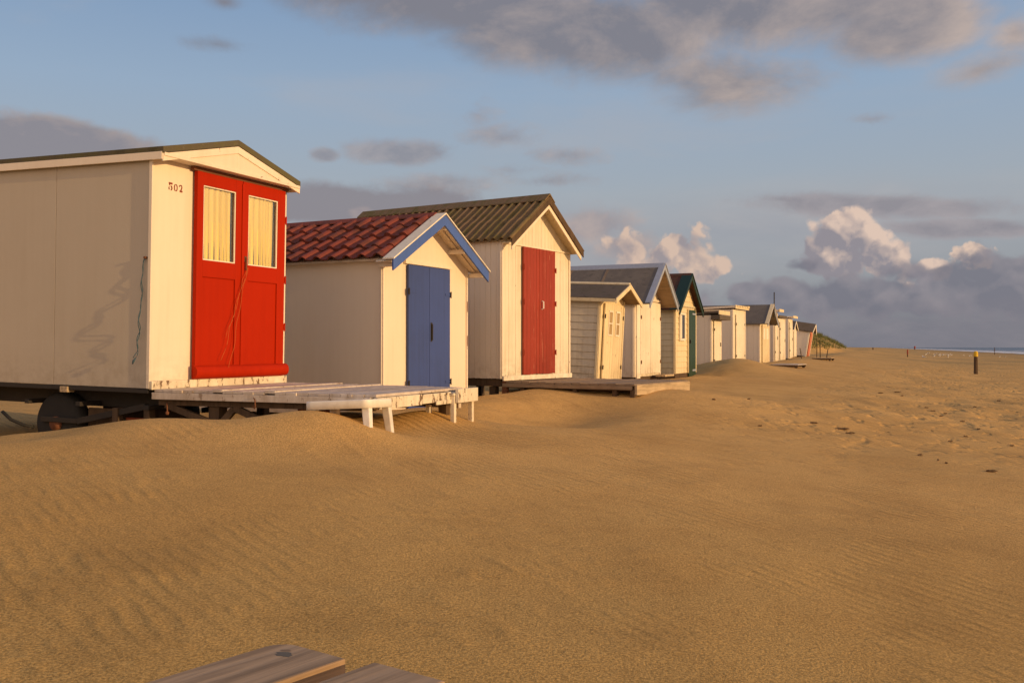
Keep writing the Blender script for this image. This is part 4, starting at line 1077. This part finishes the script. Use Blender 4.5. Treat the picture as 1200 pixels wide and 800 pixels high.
# thin wisps over the blue
wn = cloud_noise(t.vm('ADD', D, (3.1, 1, 0)), 3.0, 5, .6, 3.5)
base = t.mix(t.ss(wn, .50, .75, 0, .30), base, (.44, .42, .43))
c = base; outer = t.mix(t.ss(cloud_noise(t.vm('ADD', D, (0, 5, 1)), 3.2, 6, .6, 2.0), .50, .66, 0, .75), base, (.34, .31, .33))
c = layer(c, [(600, 300, 480, 80, .9, 0), (950, 262, 360, 60, .9, 0), (1050, 225, 240, 24, .5, 0)], 5, 5, .6, 3, .8, -.1, .9, .60, (.35, .35, .385), (.46, .43, .43))
c = layer(c, [(560, -5, 270, 50, 1.2, 0), (690, 35, 210, 66, 1.4, -.05), (900, 0, 300, 66, 1.2, 0), (1060, 25, 110, 48, 1.2, 0), (850, 95, 130, 46, .85, -.1), (1150, 82, 60, 22, .65, .2), (420, -5, 150, 26, .8, 0), (255, 52, 44, 11, .55, 0), (262, 2, 30, 14, .8, 0), (1190, 40, 34, 26, .65, 0)],
          8.5, 8, .62, 1.6, 1.7, -.10, .75, .90, (.215, .205, .232), (.50, .40, .35), 2.4, .08, (.03, 0, .004), grad=(760, 40, .018, .0))
c = layer(c, [(470, 180, 80, 21, 1.25, 0), (380, 181, 24, 10, 1.1, 0), (590, 162, 55, 20, .6, 0), (660, 182, 55, 14, .65, 0), (600, 200, 55, 12, .5, 0), (510, 214, 95, 17, .9, 0), (1020, 140, 26, 8, .5, 0), (640, 212, 70, 11, .55, 0), (560, 135, 30, 18, .35, 0)],
          17, 7, .62, 1.8, 1.8, .0, .7, .72, (.255, .24, .27), (.46, .40, .39), 2.2, .12)
c = layer(c, [(60, 165, 140, 28, 1.3, .0), (-60, 160, 130, 40, 1.3, 0), (430, 243, 160, 32, 1.2, 0), (330, 240, 70, 26, 1, 0)], 13, 7, .6, 1.8, 1.3, .0, .45, .88, (.255, .235, .26), (.50, .385, .33), 2.0, .05, (.004, 0, .014), grad=(60, 148, 0, .16))
c = layer(c, [(700, 262, 62, 30, .9, 0), (735, 290, 50, 28, .8, 0), (425, 250, 20, 10, .8, 0)], 17, 7, .6, 1.3, 1.6, .0, .6, .75, (.30, .27, .295), (.50, .39, .35), 2.5, .25, (.02, 0, .014))
c = layer(c, [(1010, 240, 170, 17, 1.0, -.08), (1140, 268, 110, 13, 1.0, -.06), (930, 234, 70, 9, .8, -.08)], 15, 7, .62, 2.0, 1.6, .0, .6, .75, (.255, .235, .265), (.42, .37, .38), 2.2, .1)
c = layer(c, [(790, 296, 66, 42, 1.3, 0), (825, 314, 46, 26, 1.4, 0), (742, 296, 44, 34, 1.1, 0)], 30, 3, .5, 1.0, 1.6, .0, .38, .85, (.33, .285, .30), (.72, .52, .40), 2.2, .42, (.012, 0, .012), True, grad=(790, 300, .03, .07))
c = layer(c, [(998, 274, 54, 36, 1.7, 0), (978, 298, 56, 36, 1.7, 0), (1040, 302, 46, 28, 1.2, 0), (1085, 316, 50, 20, 1.0, 0)], 28, 3, .5, 1.0, 1.5, .0, .34, .92, (.285, .26, .29), (.76, .57, .46), 2.0, .25, (.012, 0, .012), True, grad=(1000, 285, .14, .32))
c = layer(c, [(1142, 300, 30, 20, 1.4, 0)], 40, 3, .5, 1.0, 1.3, .10, .40, .85, (.31, .27, .29), (.78, .57, .44), 2.0, .45, (.010, 0, .010), True)
c = layer(c, [(1010, 348, 230, 34, 1.2, .01), (1230, 335, 230, 52, 1.5, 0), (1110, 322, 120, 28, 1.1, 0), (900, 342, 100, 26, 1.0, 0), (1200, 312, 70, 18, 1.0, 0), (940, 312, 50, 14, .8, 0)], 19, 4, .5, 1.2, 1.2, .02, .40, .86, (.185, .183, .222), (.30, .27, .295), 1.8, .15, (.010, 0, .014), True)
c = layer(c, [(1100, 405, 460, 62, 1.3, 0), (620, 410, 500, 36, .9, 0)], 11, 6, .6, 3, .8, .0, .9, .80, (.180, .180, .215), (.245, .228, .255), 2.2, .3)
# warm evening glow round the sun and warm fill added to the sky behind the camera
sdir = t.m('ADD', t.m('MULTIPLY', dx, math.cos(R(SUN_AZ))), t.m('MULTIPLY', dy, math.sin(R(SUN_AZ))))
glow = t.m('MULTIPLY', t.ss(sdir, .55, 1.0), t.ss(el, 45, 0))
outer = t.mix(t.m('MULTIPLY', glow, .9), outer, (1.5, .85, .40))
back = t.m('MULTIPLY', t.ss(dy, -.05, -.8), t.ss(el, 75, 10))
outer = t.mix(t.m('MULTIPLY', back, t.m('MULTIPLY_ADD', wn, .5, .6)), outer, (1.34, .94, .64))
bg2 = t.n('ShaderNodeBackground'); mxs = t.n('ShaderNodeMixShader')
t.put(bg.inputs[0], outer); t.put(bg2.inputs[0], c)
# the detailed clouds stand over the northern part of the sky, the rest has plain broken cloud
t.put(mxs.inputs[0], t.m('MULTIPLY', t.m('GREATER_THAN', dy, .35), t.m('LESS_THAN', dz, .72)))
t.nt.links.new(bg.outputs[0], mxs.inputs[1]); t.nt.links.new(bg2.outputs[0], mxs.inputs[2]); t.nt.links.new(mxs.outputs[0], out.inputs[0])

# ------------------------------------------------------------------ render settings
scn.view_settings.view_transform = 'Standard'; scn.view_settings.look = 'None'; scn.view_settings.exposure = 0
scn.render.engine = 'CYCLES'; scn.cycles.use_denoising = True
scn.cycles.max_bounces = 6
